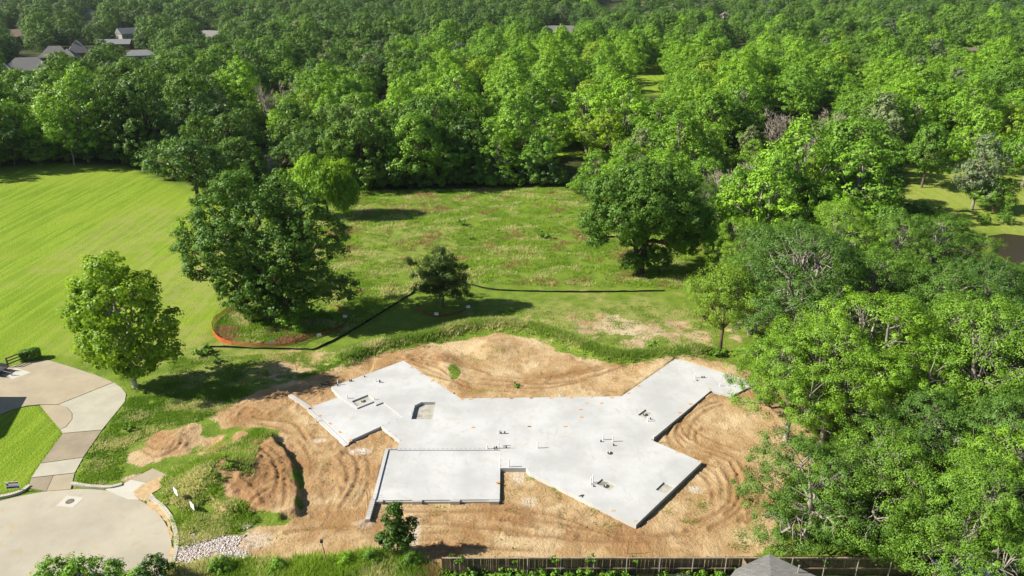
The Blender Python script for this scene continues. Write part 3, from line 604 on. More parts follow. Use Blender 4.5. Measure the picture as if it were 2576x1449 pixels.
# woodland kinds (12 m tall, seen from 100 m and more)
proto('oak_round', (L_OAK, B_DARK), 11.5, 5.6, 1.2, 9, 230, 42, .85, .37, 11, twigs=3, low=-.8)
proto('oak_wide', (L_DARK, B_DARK), 10.0, 6.2, .9, 10, 240, 42, .85, .37, 12, twigs=3, low=-.8, lf=.65)
proto('oak_tall', (L_OAK, B_DARK), 13.5, 5.0, 1.2, 9, 230, 42, .8, .36, 13, twigs=3, low=-.8, tall=1.15)
proto('ash_mid', (L_MID, B_MID), 13.0, 5.4, 1.2, 9, 230, 42, .88, .37, 14, twigs=4, low=-.8)
proto('ash_broad', (L_MID, B_MID), 11.0, 6.0, .9, 10, 240, 42, .85, .37, 15, twigs=4, low=-.8)
proto('cottonwood', (L_BRI, B_GREY), 15.0, 5.6, 1.4, 10, 250, 42, .85, .37, 16, twigs=4, low=-.8, tall=1.15)
proto('elm_bright', (L_BRI, B_GREY), 12.0, 5.8, 1.0, 10, 240, 42, .85, .36, 17, twigs=5, low=-.8)
proto('elm_yellow', (L_YEL, B_GREY), 10.5, 5.0, .8, 9, 210, 42, .85, .36, 18, twigs=5, low=-.8)
proto('vine_grey', (L_BLU, B_GREY), 12.5, 4.6, .4, 9, 240, 40, .75, .34, 19, twigs=5, tall=1.3, low=-.9)
WOOD_KEYS = ['oak_round', 'oak_wide', 'oak_tall', 'ash_mid', 'ash_broad', 'cottonwood', 'elm_bright', 'elm_yellow', 'vine_grey']
WOOD_LABEL = {'oak_round': 'round dark green oak packed into the wood', 'oak_wide': 'low wide deep green oak packed into the wood', 'oak_tall': 'tall narrow dark green oak rising from the wood',
    'ash_mid': 'tall mid green broadleaf tree in the wood', 'ash_broad': 'broad mid green broadleaf tree in the wood', 'cottonwood': 'tall bright green cottonwood standing over the wood',
    'elm_bright': 'bright green wide elm with pale bark in the wood', 'elm_yellow': 'small yellow green elm in the wood', 'vine_grey': 'grey green tree hung with vines in the wood'}
# kinds seen close at the east side of the site
proto('near_elm', (L_NEAR, B_GREY), 13, 7.4, 3.4, 11, 480, 118, .66, .138, 21, twigs=10, tr=.3, lf=.6, inner=.66)
proto('near_elm2', (L_NEAR, B_GREY), 12, 6.6, 2.8, 10, 440, 118, .66, .138, 22, twigs=10, tr=.27, lf=.65, inner=.66)
proto('near_oak', (L_OAK, B_GREY), 13, 7.2, 2.6, 11, 480, 118, .66, .138, 23, twigs=12, tr=.34, inner=.66)
proto('near_mid', (L_NMID, B_GREY), 12.5, 7.0, 3.0, 10, 460, 118, .66, .138, 24, twigs=10, tr=.3, stems=2, inner=.66)
proto('near_feather', (L_YEL, B_DARK), 9.5, 4.9, 3.2, 9, 300, 66, .70, .155, 25, twigs=9, tr=.17, lf=.6, inner=.6)
proto('near_bush_oak', (L_OAK, B_GREY), 9.5, 6.4, .3, 11, 460, 118, .66, .138, 26, twigs=8, tr=.3, inner=.66, low=-.95)
# shrubs
proto('shrub_a', (L_MID, B_MID), 2.6, 1.7, .2, 6, 60, 36, .42, .20, 31, tr=.05, twigs=2, low=-.9)
proto('shrub_b', (L_BRI, B_MID), 2.2, 1.5, .2, 6, 55, 36, .40, .18, 32, tr=.05, twigs=2, low=-.9)
proto('shrub_c', (L_DARK, B_DARK), 3.2, 1.9, .3, 6, 70, 36, .45, .22, 33, tr=.06, twigs=2, low=-.9)
proto('weed', (L_MID, B_MID), .62, .55, .05, 5, 16, 16, .2, .17, 34, tr=.012, twigs=1, low=-.6)
def plant(key, x, y, s=1.0, rz=None, name='tree', label='', cat='tree', group=None, z=None, sz=None):
    z = float(ground_h(np.array([x]), np.array([y]))[0]) if z is None else z
    e = thing(name, label, cat, (x, y, z), random.uniform(0, 6.28) if rz is None else rz, group); e.scale = (s * (.9 + .22 * ((x * 7.31) % 1)), s * (.9 + .22 * ((y * 5.17) % 1)), s * (sz or 1))
    p = PROT[key]; inst('trunk', p['trunk'], e); c = inst('crown', p['crown'], e); return e, c
n_ind = 0
# ---- the single trees on the site
g = np.random.default_rng(41)
x, y = S(340, 972)
lob = [(0, 0, 7.5, 3.6, 3.6, 5.5), (-.5, 0, 13.4, 2.0, 2.0, 2.6), (-1.9, .4, 10.8, 2.6, 2.6, 2.6), (2.0, -.3, 11.6, 2.3, 2.3, 2.3), (3.6, 0, 8.0, 2.3, 2.3, 1.7), (-3.6, .5, 8.3, 2.3, 2.3, 1.9), (3.9, -.5, 5.2, 2.0, 2.0, 1.3), (-2.6, 0, 5.2, 2.3, 2.3, 1.8), (.6, -2.8, 6.5, 2.4, 2.2, 2.2), (0, 2.8, 8.5, 2.4, 2.2, 2.4), (.3, -2.0, 10.5, 2.1, 2, 2), (1.0, -.6, 3.2, 2.2, 2.2, 1.3)]
PROT['sycamore'] = make_tree('sycamore', 41, 16, lob, 520, 44, .80, .32, L_SYC, B_PALE, tr=.26, fork=.32, twigs=6, inner=.62, spread=.38, wid=.8, low=-.8)
plant('sycamore', x, y, 1.0, 0, 'sycamore_tree', 'tall oval sycamore with pale trunk beside the driveway edge')
x, y = S(690, 805)
lob = [(0, 0, 11, 4.6, 4.4, 6.0), (-2.6, 0, 18.2, 2.7, 2.6, 2.9), (2.6, .5, 17.2, 2.5, 2.5, 2.6), (5.2, .5, 15.4, 2.4, 2.3, 2.4), (-5.6, 0, 15.2, 2.5, 2.4, 2.3), (-7.6, 0, 13.0, 2.6, 2.4, 1.9), (-8.3, -.5, 10.2, 2.3, 2.3, 1.8), (-7.9, -1.2, 7.8, 1.5, 1.5, 1.5), (-3.6, -3, 12, 3.2, 3, 3), (6.6, 0, 11.8, 3.4, 3.4, 3.6), (3.6, -3.2, 11.2, 3.1, 3, 3.4), (-4.2, -1, 6.6, 2.7, 2.7, 2.9), (5.6, -1.2, 6.6, 3.0, 2.8, 2.5), (8.7, -.6, 5.0, 2.6, 2.2, 1.5), (1.2, -3.6, 7.0, 3.0, 2.6, 2.8), (0, 4, 12, 4.2, 3.4, 4.2), (3.0, -3.8, 4.4, 2.3, 1.9, 1.8), (-2.2, -2.4, 3.9, 2.0, 1.9, 1.8), (4.6, -1.5, 3.2, 2.4, 2.0, 1.8), (-4.0, -.6, 4.0, 1.8, 1.8, 1.8), (.6, -1.6, 3.0, 2.0, 1.8, 1.7), (.5, -2, 14.6, 3, 2.6, 2.6)]
PROT['pecan'] = make_tree('pecan', 42, 20.5, lob, 1500, 50, .78, .28, L_PEC, B_MID, tr=.55, stems=2, fork=.2, twigs=8, inner=.7, low=-.85, spread=.3, wid=.75)
plant('pecan', x, y, .97, 0, 'pecan_tree', 'huge spreading dark pecan inside the orange net fence')
x, y = S(735, 830); plant('shrub_b', x, y, 1.15, 1, 'shrub', 'bright green shrub under the huge pecan', 'shrub')
x, y = S(640, 805); plant('shrub_a', x, y, .8, 1, 'shrub', 'low grey leaved shrub at the pecan trunk', 'shrub')
x, y = S(1113, 772)
g = np.random.default_rng(43); lob = [(0, 0, 4.2, 1.7, 1.6, 1.9)]
for i in range(17):
    a = 6.28 * i / 17 * 3.1; z = 1.5 + 5.6 * (i / 17) + .4 * g.random(); rr = 3.7 * (1 - (max(z - 1.6, 0) / 6.8) ** 1.3) * (.70 + .5 * g.random())
    lob.append((rr * math.cos(a), rr * math.sin(a), z + .15, 1.05, 1.05, .5)); lob.append((rr * .55 * math.cos(a), rr * .55 * math.sin(a), z, 1.0, 1.0, .5))
lob.append((0, .2, 7.3, .7, .7, .9)); lob.append((-3.5, 0, 6.4, .7, .5, .5)); lob.append((-.6, 0, 7.6, .5, .5, .8))
PROT['cedar'] = make_tree('cedar', 43, 8.1, lob, 520, 46, .52, .28, L_CED, B_MID, tr=.16, fork=.3, twigs=4, inner=.6, low=-.7, wid=.3, spread=.5)
plant('cedar', x, y, 1.05, 0, 'cedar_tree', 'small dark cedar with ragged flat branches by the black silt fence')
x, y = S(1612, 688)
lob = [(0, 0, 10, 5, 5, 4.4), (0, .5, 14.3, 4.6, 4.2, 3.0), (-5.2, 0, 12.4, 3.6, 3.4, 3.0), (4.9, .3, 12.2, 3.7, 3.4, 3.2), (-7.4, -.4, 8.7, 2.7, 2.5, 2.3), (7.2, -.3, 8.8, 2.9, 2.6, 2.4), (-3.6, -2.8, 9.4, 3.1, 2.8, 2.8), (3.4, -2.8, 9.8, 3.2, 2.9, 2.8), (0, -3.2, 11.6, 3.2, 2.8, 2.8), (-7.3, -1, 6.1, 1.7, 1.6, 1.3), (5.4, -1, 6.0, 2.2, 2.0, 1.5), (-2.0, -1.8, 6.6, 2.2, 1.9, 1.6), (-1.6, -.8, 2.3, 1.8, 1.6, 1.4), (6.5, .5, 5.0, 2.6, 2.4, 2.2), (2.5, 1.5, 2.2, 2.4, 2.2, 1.8), (0, 3.8, 10.5, 4, 3.4, 3.4)]
PROT['oak_site'] = make_tree('oak_site', 44, 17, lob, 1500, 46, .84, .30, L_PEC, B_DARK, tr=.46, stems=2, fork=.27, twigs=8, inner=.72, low=-.6, wid=.75)
plant('oak_site', x, y, 1.0, 0, 'oak_tree', 'big dark oak on leaning trunks at the edge of the meadow')
x, y = S(824, 545)
lob = [(0, 0, 6.2, 3.0, 2.8, 3.0), (-1.8, 0, 8.2, 2.6, 2.2, 1.9), (2.3, 0, 7.4, 2.6, 2.3, 1.9), (3.6, -.4, 4.8, 1.9, 1.8, 2.4), (-3.0, 0, 5.6, 1.8, 1.8, 2.2), (.8, -1.6, 6.4, 2.2, 1.8, 2.4), (2.8, -.8, 3.4, 1.3, 1.2, 1.8)]
PROT['willow'] = make_tree('willow', 45, 9.8, lob, 460, 44, .8, .46, L_WIL, B_MID, tr=.25, twigs=5, hang=1.1, wid=.26, inner=.6, low=-.7)
plant('willow', x, y, 1.18, 0, 'willow_tree', 'pale yellow green weeping willow behind the huge pecan')
x, y = S(1000, 1392)
lob = [(.1, 0, 2.2, .75, .7, .9), (-.6, 0, 1.5, .75, .7, .55), (.55, 0, 1.6, .7, .65, .6), (-.1, 0, 3.6, .62, .55, .75), (.15, 0, 4.35, .42, .4, .5), (1.15, 0, 3.0, .42, .35, .42), (-.5, -.2, 3.5, .5, .45, .4), (0, -.5, 1.4, .8, .5, .5)]
PROT['sapling'] = make_tree('sapling', 46, 4.8, lob, 190, 30, .32, .18, leaf_mat('sapling_leaves', (.048, .115, .012), .1), B_MID, tr=.05, fork=.3, twigs=3, inner=.6, low=-.8, flat=.8)
plant('sapling', x, y, 1.0, 0, 'sapling_tree', 'slim young dark green tree beside the end of the board fence')
x, y = S(497, 492); plant('oak_wide', x, y, 1.22, .6, 'oak_tree', 'spreading grey green oak reaching out over the mown lawn', sz=.95)
# ---- east side trees
EAST = [('near_feather', 1812, 886, 1.12, 'feathery yellow green tree with dark forked trunk behind the slab wing'), ('near_oak', 1985, 905, 1.25, 'big dark oak with pale bare limbs east of the sand patch'),
    ('near_elm2', 1975, 1110, .92, 'low feathery elm brushing the end of the slab wing'), ('near_elm', 2060, 1125, 1.0, 'bright feathery elm hanging over the end of the slab wing'), ('near_elm2', 2165, 1090, 1.2, 'tall bright elm beside the elm that overhangs the slab'),
    ('near_bush_oak', 2030, 1350, .88, 'dark bushy oak with leaves down to the ground behind the board fence'), ('near_bush_oak', 2190, 1340, 1.0, 'dark oak with thick forked trunk behind the board fence'),
    ('near_mid', 2318, 946, 1.05, 'mid green tree on two bare slanting trunks in the east wood'), ('near_elm', 2420, 1150, 1.2, 'wide bright elm with pale limbs in the east wood'),
    ('near_mid', 2290, 1235, .8, 'low dark green tree between the dark oaks and the wide elm'), ('near_mid', 2530, 1120, 1.1, 'mid green tree at the east edge behind the wide elm'),
    ('near_elm2', 2390, 1480, .9, 'pale barked tree with curving trunks in front of the board fence'), ('near_elm2', 2545, 1420, .95, 'bright elm over the flat grey shed roof'),
    ('near_mid', 2480, 1330, .95, 'mid green tree behind the flat grey shed roof'), ('near_elm', 2160, 905, 1.05, 'bright elm behind the big dark oak with bare limbs'),
    ('near_mid', 2440, 905, 1.0, 'mid green tree below the pond bank'), ('near_elm2', 2580, 900, 1.0, 'bright rounded tree beside the brown pond'),
    ('near_elm2', 1850, 720, .85, 'rounded green tree between the big dark oak and the feathery tree'), ('near_mid', 1890, 840, .9, 'mid green tree just behind the feathery tree'), ('near_oak', 1760, 610, .8, 'dark oak tucked behind the big oak on leaning trunks'), ('near_elm', 1950, 770, .92, 'broad green elm behind the feathery tree'), ('near_elm', 2090, 740, 1.0, 'broad green elm with a flat crown near the pond bank'), ('near_mid', 2230, 760, 1.0, 'mid green tree with a flat crown near the pond bank'), ('near_elm2', 2350, 740, .95, 'low green tree at the rock bank of the pond'),
    ('near_feather', 2480, 1000, 1.0, 'light green elm filling the gap below the pond')]
east_xy = []
for i, (kk, u, v, s, lab) in enumerate(EAST):
    x, y = S(u, v); plant(kk, x, y, s, (i * 2.4) % 6.28, 'broadleaf_tree', lab, group='trees crowding the east side of the site'); east_xy.append((x, y)); n_ind += 1
# ---- park trees by the pond
for kk, u, v, s, sz, lab in (('ash_mid', 2318, 470, .95, 1.1, 'leaning slender tree on the mown park lawn'), ('vine_grey', 2445, 525, .9, 1.3, 'pale tree with two bare white trunks on the park lawn'), ('ash_broad', 2500, 528, .75, .8, 'short blue green tree on a swollen stump beside the pond'), ('elm_bright', 2440, 430, 1.1, 1.1, 'bright tree shading the back of the park lawn'), ('elm_bright', 2570, 470, 1.1, 1.2, 'tall bright tree at the far side of the park lawn')):
    x, y = S(u, v); plant(kk, x, y, s, 1.0, 'park_tree', lab, sz=sz)
for u, v, s, lab in ((2525, 560, 1.0, 'narrow upright shrub on the pond bank'), (2300, 545, 1.3, 'leafy shrub at the rocky corner of the park lawn'), (2350, 552, 1.0, 'low shrub along the pond bank'), (2470, 562, .8, 'small shrub at the sandy pond edge')):
    x, y = S(u, v); plant('shrub_a', x, y, s, None, 'shrub', lab, 'shrub')
# ---- dead trees
def dead_mesh(seed, H, spread):
    g = np.random.default_rng(seed); k = MB()
    def br(p, d, L, r, lev):
        q = p + d * L; mid = (p + q) / 2 + g.normal(size=3) * L * .07
        k.tube([tuple(p), tuple(mid), tuple(q)], [r, r * .8, r * .55], 5 if lev < 2 else 3)
        if lev >= 4: return
        for i in range(int(g.integers(3, 5)) if lev < 3 else 4):
            dd = unit(d + g.normal(size=3) * [spread, spread, spread * .6] + np.array([0, 0, .12])); f = .45 + .55 * g.random()
            br(p + (q - p) * f, dd, L * (.52 + .22 * g.random()), max(r * .55 * (1 - .15 * g.random()), .036), lev + 1)
    for s in range(2): br(np.array([.3 * s, 0, -.2]), unit(np.array([.25 * (s - .5) * 2, .1, 1.0])), H * .38, .24, 0)
    return k.mesh('dead_branches', B_DEAD)
DEAD = [dead_mesh(61, 13, .62), dead_mesh(62, 11, .75), dead_mesh(63, 12, .7)]
dead_xy = []
for i, (u, v, s, lab) in enumerate([(700, 345, 1.15, 'bare grey dead tree tangled with twigs inside the wood'), (985, 350, 1.15, 'dead tree with a few thick dark limbs above a vine covered neighbour'), (1945, 400, 1.05, 'bleached dead tree with a pale split trunk in the east wood'), (2060, 415, 1.0, 'bare grey dead tree beside the bleached split trunk'),
        (1915, 560, 1.25, 'large half dead tree with drooping grey twigs near the meadow edge'), (1840, 580, .95, 'thin bare tree in front of the large half dead tree'), (1215, 350, .8, 'small fan of bare grey branches in the middle of the wood'), (2140, 305, .9, 'reddish grey dead crown far in the east wood'), (1990, 500, 1.0, 'dead grey limbs above the flat green elms'), (690, 465, .5, 'short bare snag at the edge of the wood behind the pecan')]):
    x, y = S(u, v); e = thing('dead_tree', lab, 'dead tree', (x, y, float(ground_h(np.array([x]), np.array([y]))[0])), i * 1.3, 'dead trees in the wood'); e.scale = (s * 1.1, s * 1.1, s * 1.38)
    inst('branches', DEAD[i % 3], e); dead_xy.append((x, y))
# ---- the wood: nearest trees one by one, the rest as one mass
CLEAR = [(1640, 190, 34, 18), (1612, 228, 26, 8), (1442, 374, 26, 10), (62, 146, 46, 18), (138, 124, 28, 13), (198, 112, 26, 14), (292, 99, 26, 9), (350, 128, 28, 6), (38, 79, 20, 9), (322, 73, 18, 8), (225, 39, 12, 6), (534, 82, 16, 7), (1408, 70, 32, 9), (1822, 45, 12, 6), (1545, 6, 40, 4), (2440, 120, 14, 2), (2330, 470, 60, 70), (2400, 520, 140, 30), (2540, 600, 60, 40), (1868, 110, 16, 6)]
VBu = [p[0] for p in VB]; VBv = [p[1] for p in VB]
cands = []
def scatter(y0, y1, sp):
    g = np.random.default_rng(int(y0)); ys = np.arange(y0, y1, sp * .88)
    for r, yy in enumerate(ys):
        half = .74 * (yy * CP + CAM_H * SP) + 14
        for xx in np.arange(-half + (r % 2) * sp * .5, half, sp):
            x = xx + g.normal() * sp * .22; y = yy + g.normal() * sp * .2; s = .52 + .86 * g.random() ** 1.35; cands.append((x, y, s, g.random(), g.random()))
scatter(86, 200, 6.9); scatter(200, 420, 7.8); scatter(420, 800, 10.0); scatter(800, 1160, 12.0)
cz = ground_h(np.array([c[0] for c in cands]), np.array([c[1] for c in cands]))
n1 = fbm(np.array([c[0] for c in cands]) / 38 + 3, np.array([c[1] for c in cands]) / 38, 2); n2 = fbm(np.array([c[0] for c in cands]) / 60 - 30, np.array([c[1] for c in cands]) / 60 + 8, 2)
for (x, y) in dead_xy:
    u_, v_, d_ = proj(x, y, 12.0); CLEAR.append((u_, v_ - 10, 4, 6))
keep = []
ovd = dead_xy + east_xy
for i, (x, y, s, a, b) in enumerate(cands):
    z = cz[i]; u, v, d = proj(x, y, z)
    if v > np.interp(u, VBu, VBv) - 4: continue
    if any((x - p) ** 2 + (y - q) ** 2 < 20 for p, q in ovd): continue
    big = 1.0 + (.25 if y > 420 else 0) + (.2 if y > 800 else 0)
    uc, vc, d2 = proj(x, y, z + 7.0 * s * big); rr = 5.6 * s * big * FPX / d2 * 2576 / 1024
    bad = False
    for (cu, cv, ru, rv) in CLEAR:
        if ((uc - cu) / (rr * .92 + ru)) ** 2 + ((vc - cv) / (rr * 1.05 + rv)) ** 2 < 1: bad = True; break
    if bad: continue
    br_ = n1[i] + .55 * math.exp(-((u - 1500) / 420) ** 2 - ((v - 260) / 150) ** 2) + .14 * sstep(1700, 2300, np.array(u)) - .26 * sstep(190, 70, np.array(v)) - .08 * sstep(800, 500, np.array(u)) + .34 * (b - .5)
    if y > 330: br_ -= .10
    if (b * 13) % 1 < .06: key = 'vine_grey'
    elif br_ > .83: key = 'elm_yellow' if a < .3 else ('cottonwood' if a < .65 else 'elm_bright')
    elif br_ > .66: key = 'cottonwood' if a < .45 else ('elm_bright' if a < .85 else 'elm_yellow')
    elif br_ > .50: key = 'ash_mid' if a < .5 else 'ash_broad'
    else: key = ('oak_round', 'oak_wide', 'oak_tall')[int(a * 2.99)]
    keep.append((y, x, z, s * big, key, b))
keep.sort()
N_SINGLE = 258
first = {}
for j, (y, x, z, s, key, b) in enumerate(keep[:N_SINGLE]):
    e, c = plant(key, x, y, s, b * 6.28, 'woodland_tree', WOOD_LABEL[key], 'tree', 'trees of the wood beyond the meadow', z=z, sz=.92 + .2 * ((b * 7) % 1))
    first.setdefault(key, c)
far = keep[N_SINGLE:]
fk = sorted(first)
fv = np.array([(x, y, z - .3) for (y, x, z, s, key, b) in far], np.float32)
fme = bpy.data.meshes.new('far_woodland'); fme.vertices.add(len(fv)); fme.vertices.foreach_set('co', fv.ravel())
attr(fme, 'scl', [q[3] for q in far]); attr(fme, 'rotz', [q[5] * 6.28 for q in far])
ai = fme.attributes.new('idx', 'INT', 'POINT'); ai.data.foreach_set('value', np.array([fk.index(q[4]) if q[4] in fk else 0 for q in far], np.int32))
fw = link(bpy.data.objects.new('far_woodland', fme)); tag(fw, 'dense green wood rolling away to the horizon', 'wood', kind='stuff')
ng = bpy.data.node_groups.new('far_woodland', 'GeometryNodeTree')
ng.interface.new_socket('Geometry', in_out='INPUT', socket_type='NodeSocketGeometry'); ng.interface.new_socket('Geometry', in_out='OUTPUT', socket_type='NodeSocketGeometry')
gi = ng.nodes.new('NodeGroupInput'); go = ng.nodes.new('NodeGroupOutput'); iop = ng.nodes.new('GeometryNodeInstanceOnPoints'); jg = ng.nodes.new('GeometryNodeJoinGeometry')
for key in reversed(fk):
    oi = ng.nodes.new('GeometryNodeObjectInfo'); oi.inputs[0].default_value = first[key]; oi.inputs['As Instance'].default_value = True; oi.transform_space = 'ORIGINAL'
    ng.links.new(oi.outputs['Geometry'], jg.inputs[0])
def named(nm, typ):
    q = ng.nodes.new('GeometryNodeInputNamedAttribute'); q.data_type = typ; q.inputs[0].default_value = nm; return q.outputs[0]
cx_ = ng.nodes.new('ShaderNodeCombineXYZ'); ng.links.new(named('rotz', 'FLOAT'), cx_.inputs[2])
er = ng.nodes.new('FunctionNodeEulerToRotation'); ng.links.new(cx_.outputs[0], er.inputs[0])
ng.links.new(gi.outputs[0], iop.inputs['Points']); ng.links.new(jg.outputs[0], iop.inputs['Instance']); iop.inputs['Pick Instance'].default_value = True
ng.links.new(named('idx', 'INT'), iop.inputs['Instance Index']); ng.links.new(er.outputs[0], iop.inputs['Rotation']); ng.links.new(named('scl', 'FLOAT'), iop.inputs['Scale'])
ng.links.new(iop.outputs[0], go.inputs[0])
md = fw.modifiers.new('trees', 'NODES'); md.node_group = ng
print('TREES', len(keep), 'far', len(far), 'single to y', keep[min(N_SINGLE, len(keep) - 1)][0])
# ---- shrubs filling the foot of the wood
g = np.random.default_rng(71); ns = 0
edge_uv = [(u, np.interp(u, VBu, VBv)) for u in np.arange(-20, 1760, 26)]
for i, (u, v) in enumerate(edge_uv):
    if 430 < u < 560: continue
    x, y = S(u + g.normal() * 7, v - 5 - 8 * g.random()); kk = ('shrub_c', 'shrub_a', 'shrub_c', 'shrub_b')[int(g.integers(0, 4))]
    plant(kk, x, y, 1.0 + .8 * g.random(), None, 'shrub', {'shrub_c': 'dark shrub in the undergrowth along the edge of the wood', 'shrub_a': 'mid green shrub in the undergrowth along the edge of the wood', 'shrub_b': 'bright shrub in the undergrowth along the edge of the wood'}[kk], 'shrub', 'shrubs along the edge of the wood')

# ================================================================== FENCES
def silt(name, pts, lab):
    P = smooth_line(pts, 8); L = [0]
    for a, b in zip(P[:-1], P[1:]): L.append(L[-1] + math.hypot(b[0] - a[0], b[1] - a[1]))
    x0, y0 = P[0]; e = thing(name, lab, 'silt fence', (x0, y0, 0)); V = []; F = []
    tot = L[-1]; n = int(tot / .35); sx = np.interp(np.linspace(0, tot, n), L, [p[0] for p in P]); sy = np.interp(np.linspace(0, tot, n), L, [p[1] for p in P])
    gz = ground_h(sx, sy); h = .24 + .09 * (fbm(np.linspace(0, tot, n) * .5, np.full(n, len(lab) * 1.7), 3) - .5) * 2
    k = MB(); w_ = .03 * np.sin(np.linspace(0, tot, n) * 2.6)
    for i in range(n - 1):
        d = np.array([sx[i + 1] - sx[i], sy[i + 1] - sy[i]]); d = d / (np.linalg.norm(d) + 1e-9); nn = np.array([-d[1], d[0]])
        q = []
        for j in (i, i + 1):
            for zz, off in ((gz[j] - .1, 0), (gz[j] + h[j], w_[j])):
                for th in (-.012, .012): q.append((sx[j] - x0 + nn[0] * (off + th), sy[j] - y0 + nn[1] * (off + th), zz))
        k.add(q, [(0, 4, 6, 2), (1, 3, 7, 5), (2, 6, 7, 3)])
    k.build('fabric', M_BLACK, e)
    st = MB().box(-.02, .02, -.02, .02, -.2, .62).mesh('stake', M_STAKE)
    for j in range(0, n, 7): inst('stake', st, e, (sx[j] - x0, sy[j] - y0 + .04, gz[j]))
    return e
silt('silt_fence', [S(*p) for p in [(512, 878), (545, 874), (650, 878), (765, 880), (795, 878), (870, 842), (940, 800), (1043, 735)]], 'low black silt fence bending past the orange net fence')
silt('silt_fence', [S(*p) for p in [(1187, 718), (1235, 729), (1300, 733), (1450, 736), (1560, 735), (1672, 733)]], 'straight low black silt fence along the meadow')
x, y = S(524, 882); o = MB()
for i in range(7): o.tube([(x - .5 + .1 * i, y - .35 + .06 * i, .02 + .05 * (i % 3)), (x + .1 + .04 * i, y + .05, .32 - .03 * i), (x + .5, y + .2 - .08 * i, .05)], [.10, .16, .10], 6)
tag(o.build('fabric_heap', M_BLACK), 'crumpled heap of black fabric at the end of the silt fence', 'fabric')
M_ORANGE = plain('orange_net', (.72, .135, .045), .6, .12, 2)
M_ORANGE_S = plain('shade_toned_net', (.24, .075, .035), .7, .2, 2)  # east net's shade painted in as darker brown; cedar net shares this tone
M_ORANGE_D = plain('faded_orange_net', (.60, .22, .08), .7, .15, 2)
def net(name, pts, hts, lab, signs=(), m=M_ORANGE):
    P = smooth_line(pts, 6); Hh = [h for h in np.interp(np.linspace(0, len(hts) - 1, len(P)), range(len(hts)), hts)]; L = [0]
    for a, b in zip(P[:-1], P[1:]): L.append(L[-1] + math.hypot(b[0] - a[0], b[1] - a[1]))
    x0, y0 = P[0]; e = thing(name, lab, 'net fence', (x0, y0, 0)); tot = L[-1]; n = int(tot / .16); T = np.linspace(0, tot, n)
    sx = np.interp(T, L, [p[0] for p in P]) - x0; sy = np.interp(T, L, [p[1] for p in P]) - y0; hh = np.interp(T, L, Hh); gz = ground_h(sx + x0, sy + y0)
    hh = hh * (1 - .12 * np.abs(np.sin(T * 1.25))); k = MB(); rows = 8
    for i in range(n - 1):
        for r in range(rows):
            za, zb = gz[i] + .05 + hh[i] * r / rows, gz[i + 1] + .05 + hh[i + 1] * r / rows; t_ = .04 if r < rows - 1 else .06
            k.add([(sx[i], sy[i], za), (sx[i + 1], sy[i + 1], zb), (sx[i + 1], sy[i + 1], zb + t_), (sx[i], sy[i], za + t_)], [(0, 1, 2, 3)])
        f = .22; ex, ey = sx[i] + (sx[i + 1] - sx[i]) * f, sy[i] + (sy[i + 1] - sy[i]) * f
        k.add([(sx[i], sy[i] - .004, gz[i] + .05), (ex, ey - .004, gz[i] + .05), (ex, ey - .004, gz[i] + .03 + hh[i]), (sx[i], sy[i] - .004, gz[i] + .03 + hh[i])], [(0, 1, 2, 3)])
    k.build('netting', m, e)
    st = MB().tube([(0, 0, -.2), (0, 0, 1.3)], .022, 5).mesh('post', M_DARKP)
    for j in range(0, n, 15): inst('post', st, e, (sx[j], sy[j] + .05, gz[j]), 0, (1, 1, max(.4, hh[j])))
    sm_ = MB().box(-.27, .27, -.012, .012, -.17, .17).mesh('notice', M_WHITE)
    for (u, v) in signs:
        a, b = S(u, v, .6); q = inst('notice', sm_, e, (a - x0, b - y0 - .08, .6), random.uniform(-.4, .4)); q.rotation_euler[0] = -.35
        ln = MB().box(-.2, .2, -.016, -.0125, .03, .05).box(-.2, .12, -.016, -.0125, -.04, -.02).build('print', M_NAVY, q)
    return e
net('net_fence', [cB(*p) for p in [(470, 215), (390, 275), (225, 385), (95, 500), (72, 640), (105, 720), (205, 800), (380, 850)]], [.55, .65, .7, .75, .75, .7, .6, .4], 'upright orange net fence curving round the pecan on the lawn side')
net('net_fence', [cB(*p) for p in [(385, 852), (700, 880), (1000, 885), (1240, 880), (1400, 860)]], [.6, .4, .45, .4, .6], 'sagging faded orange net along the silt fence under the pecan', [(683, 860)], M_ORANGE_D)
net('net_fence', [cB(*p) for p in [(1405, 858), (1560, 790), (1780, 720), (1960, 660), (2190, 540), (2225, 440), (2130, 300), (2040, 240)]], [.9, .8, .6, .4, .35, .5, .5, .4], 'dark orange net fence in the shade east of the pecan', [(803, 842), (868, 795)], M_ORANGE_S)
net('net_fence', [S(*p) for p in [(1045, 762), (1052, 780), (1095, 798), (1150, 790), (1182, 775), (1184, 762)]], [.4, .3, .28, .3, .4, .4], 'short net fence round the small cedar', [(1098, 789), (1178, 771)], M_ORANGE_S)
# board fence
FB = thing('board_fence', 'long weathered brown board fence with steel posts and vines', 'fence', (*S(1112, 1403, 1.83), 0))
bx, by = S(1112, 1403, 1.83); ex, ey = S(2345, 1398, 1.83); Lf = ex - bx; split = S(1326, 1403, 1.83)[0] - bx
M_BOARD = [plain('weathered_board_%s' % c, k, .9, .3, 5) for c, k in (('a', (.115, .086, .056)), ('b', (.10, .074, .050)), ('c', (.13, .096, .062)), ('d', (.098, .074, .05)))]
pk = [MB().box(-.0705, .0705, -.009, .009, .02, 1.8).mesh('picket', m) for m in M_BOARD]
np_ = int(Lf / .143)
for i in range(np_):
    xx = .07 + i * .143; yy = -.055 if xx < split else .02
    q = inst('picket', random.choice(pk), FB, (xx, yy + (ey - by) * xx / Lf, random.uniform(-.015, .015))); q.rotation_euler[1] = random.uniform(-.012, .012); q.scale = (random.uniform(.97, 1), 1, random.uniform(.985, 1.01))
M_RAIL = plain('pale_weathered_rail', (.27, .205, .14), .85, .25, 3)
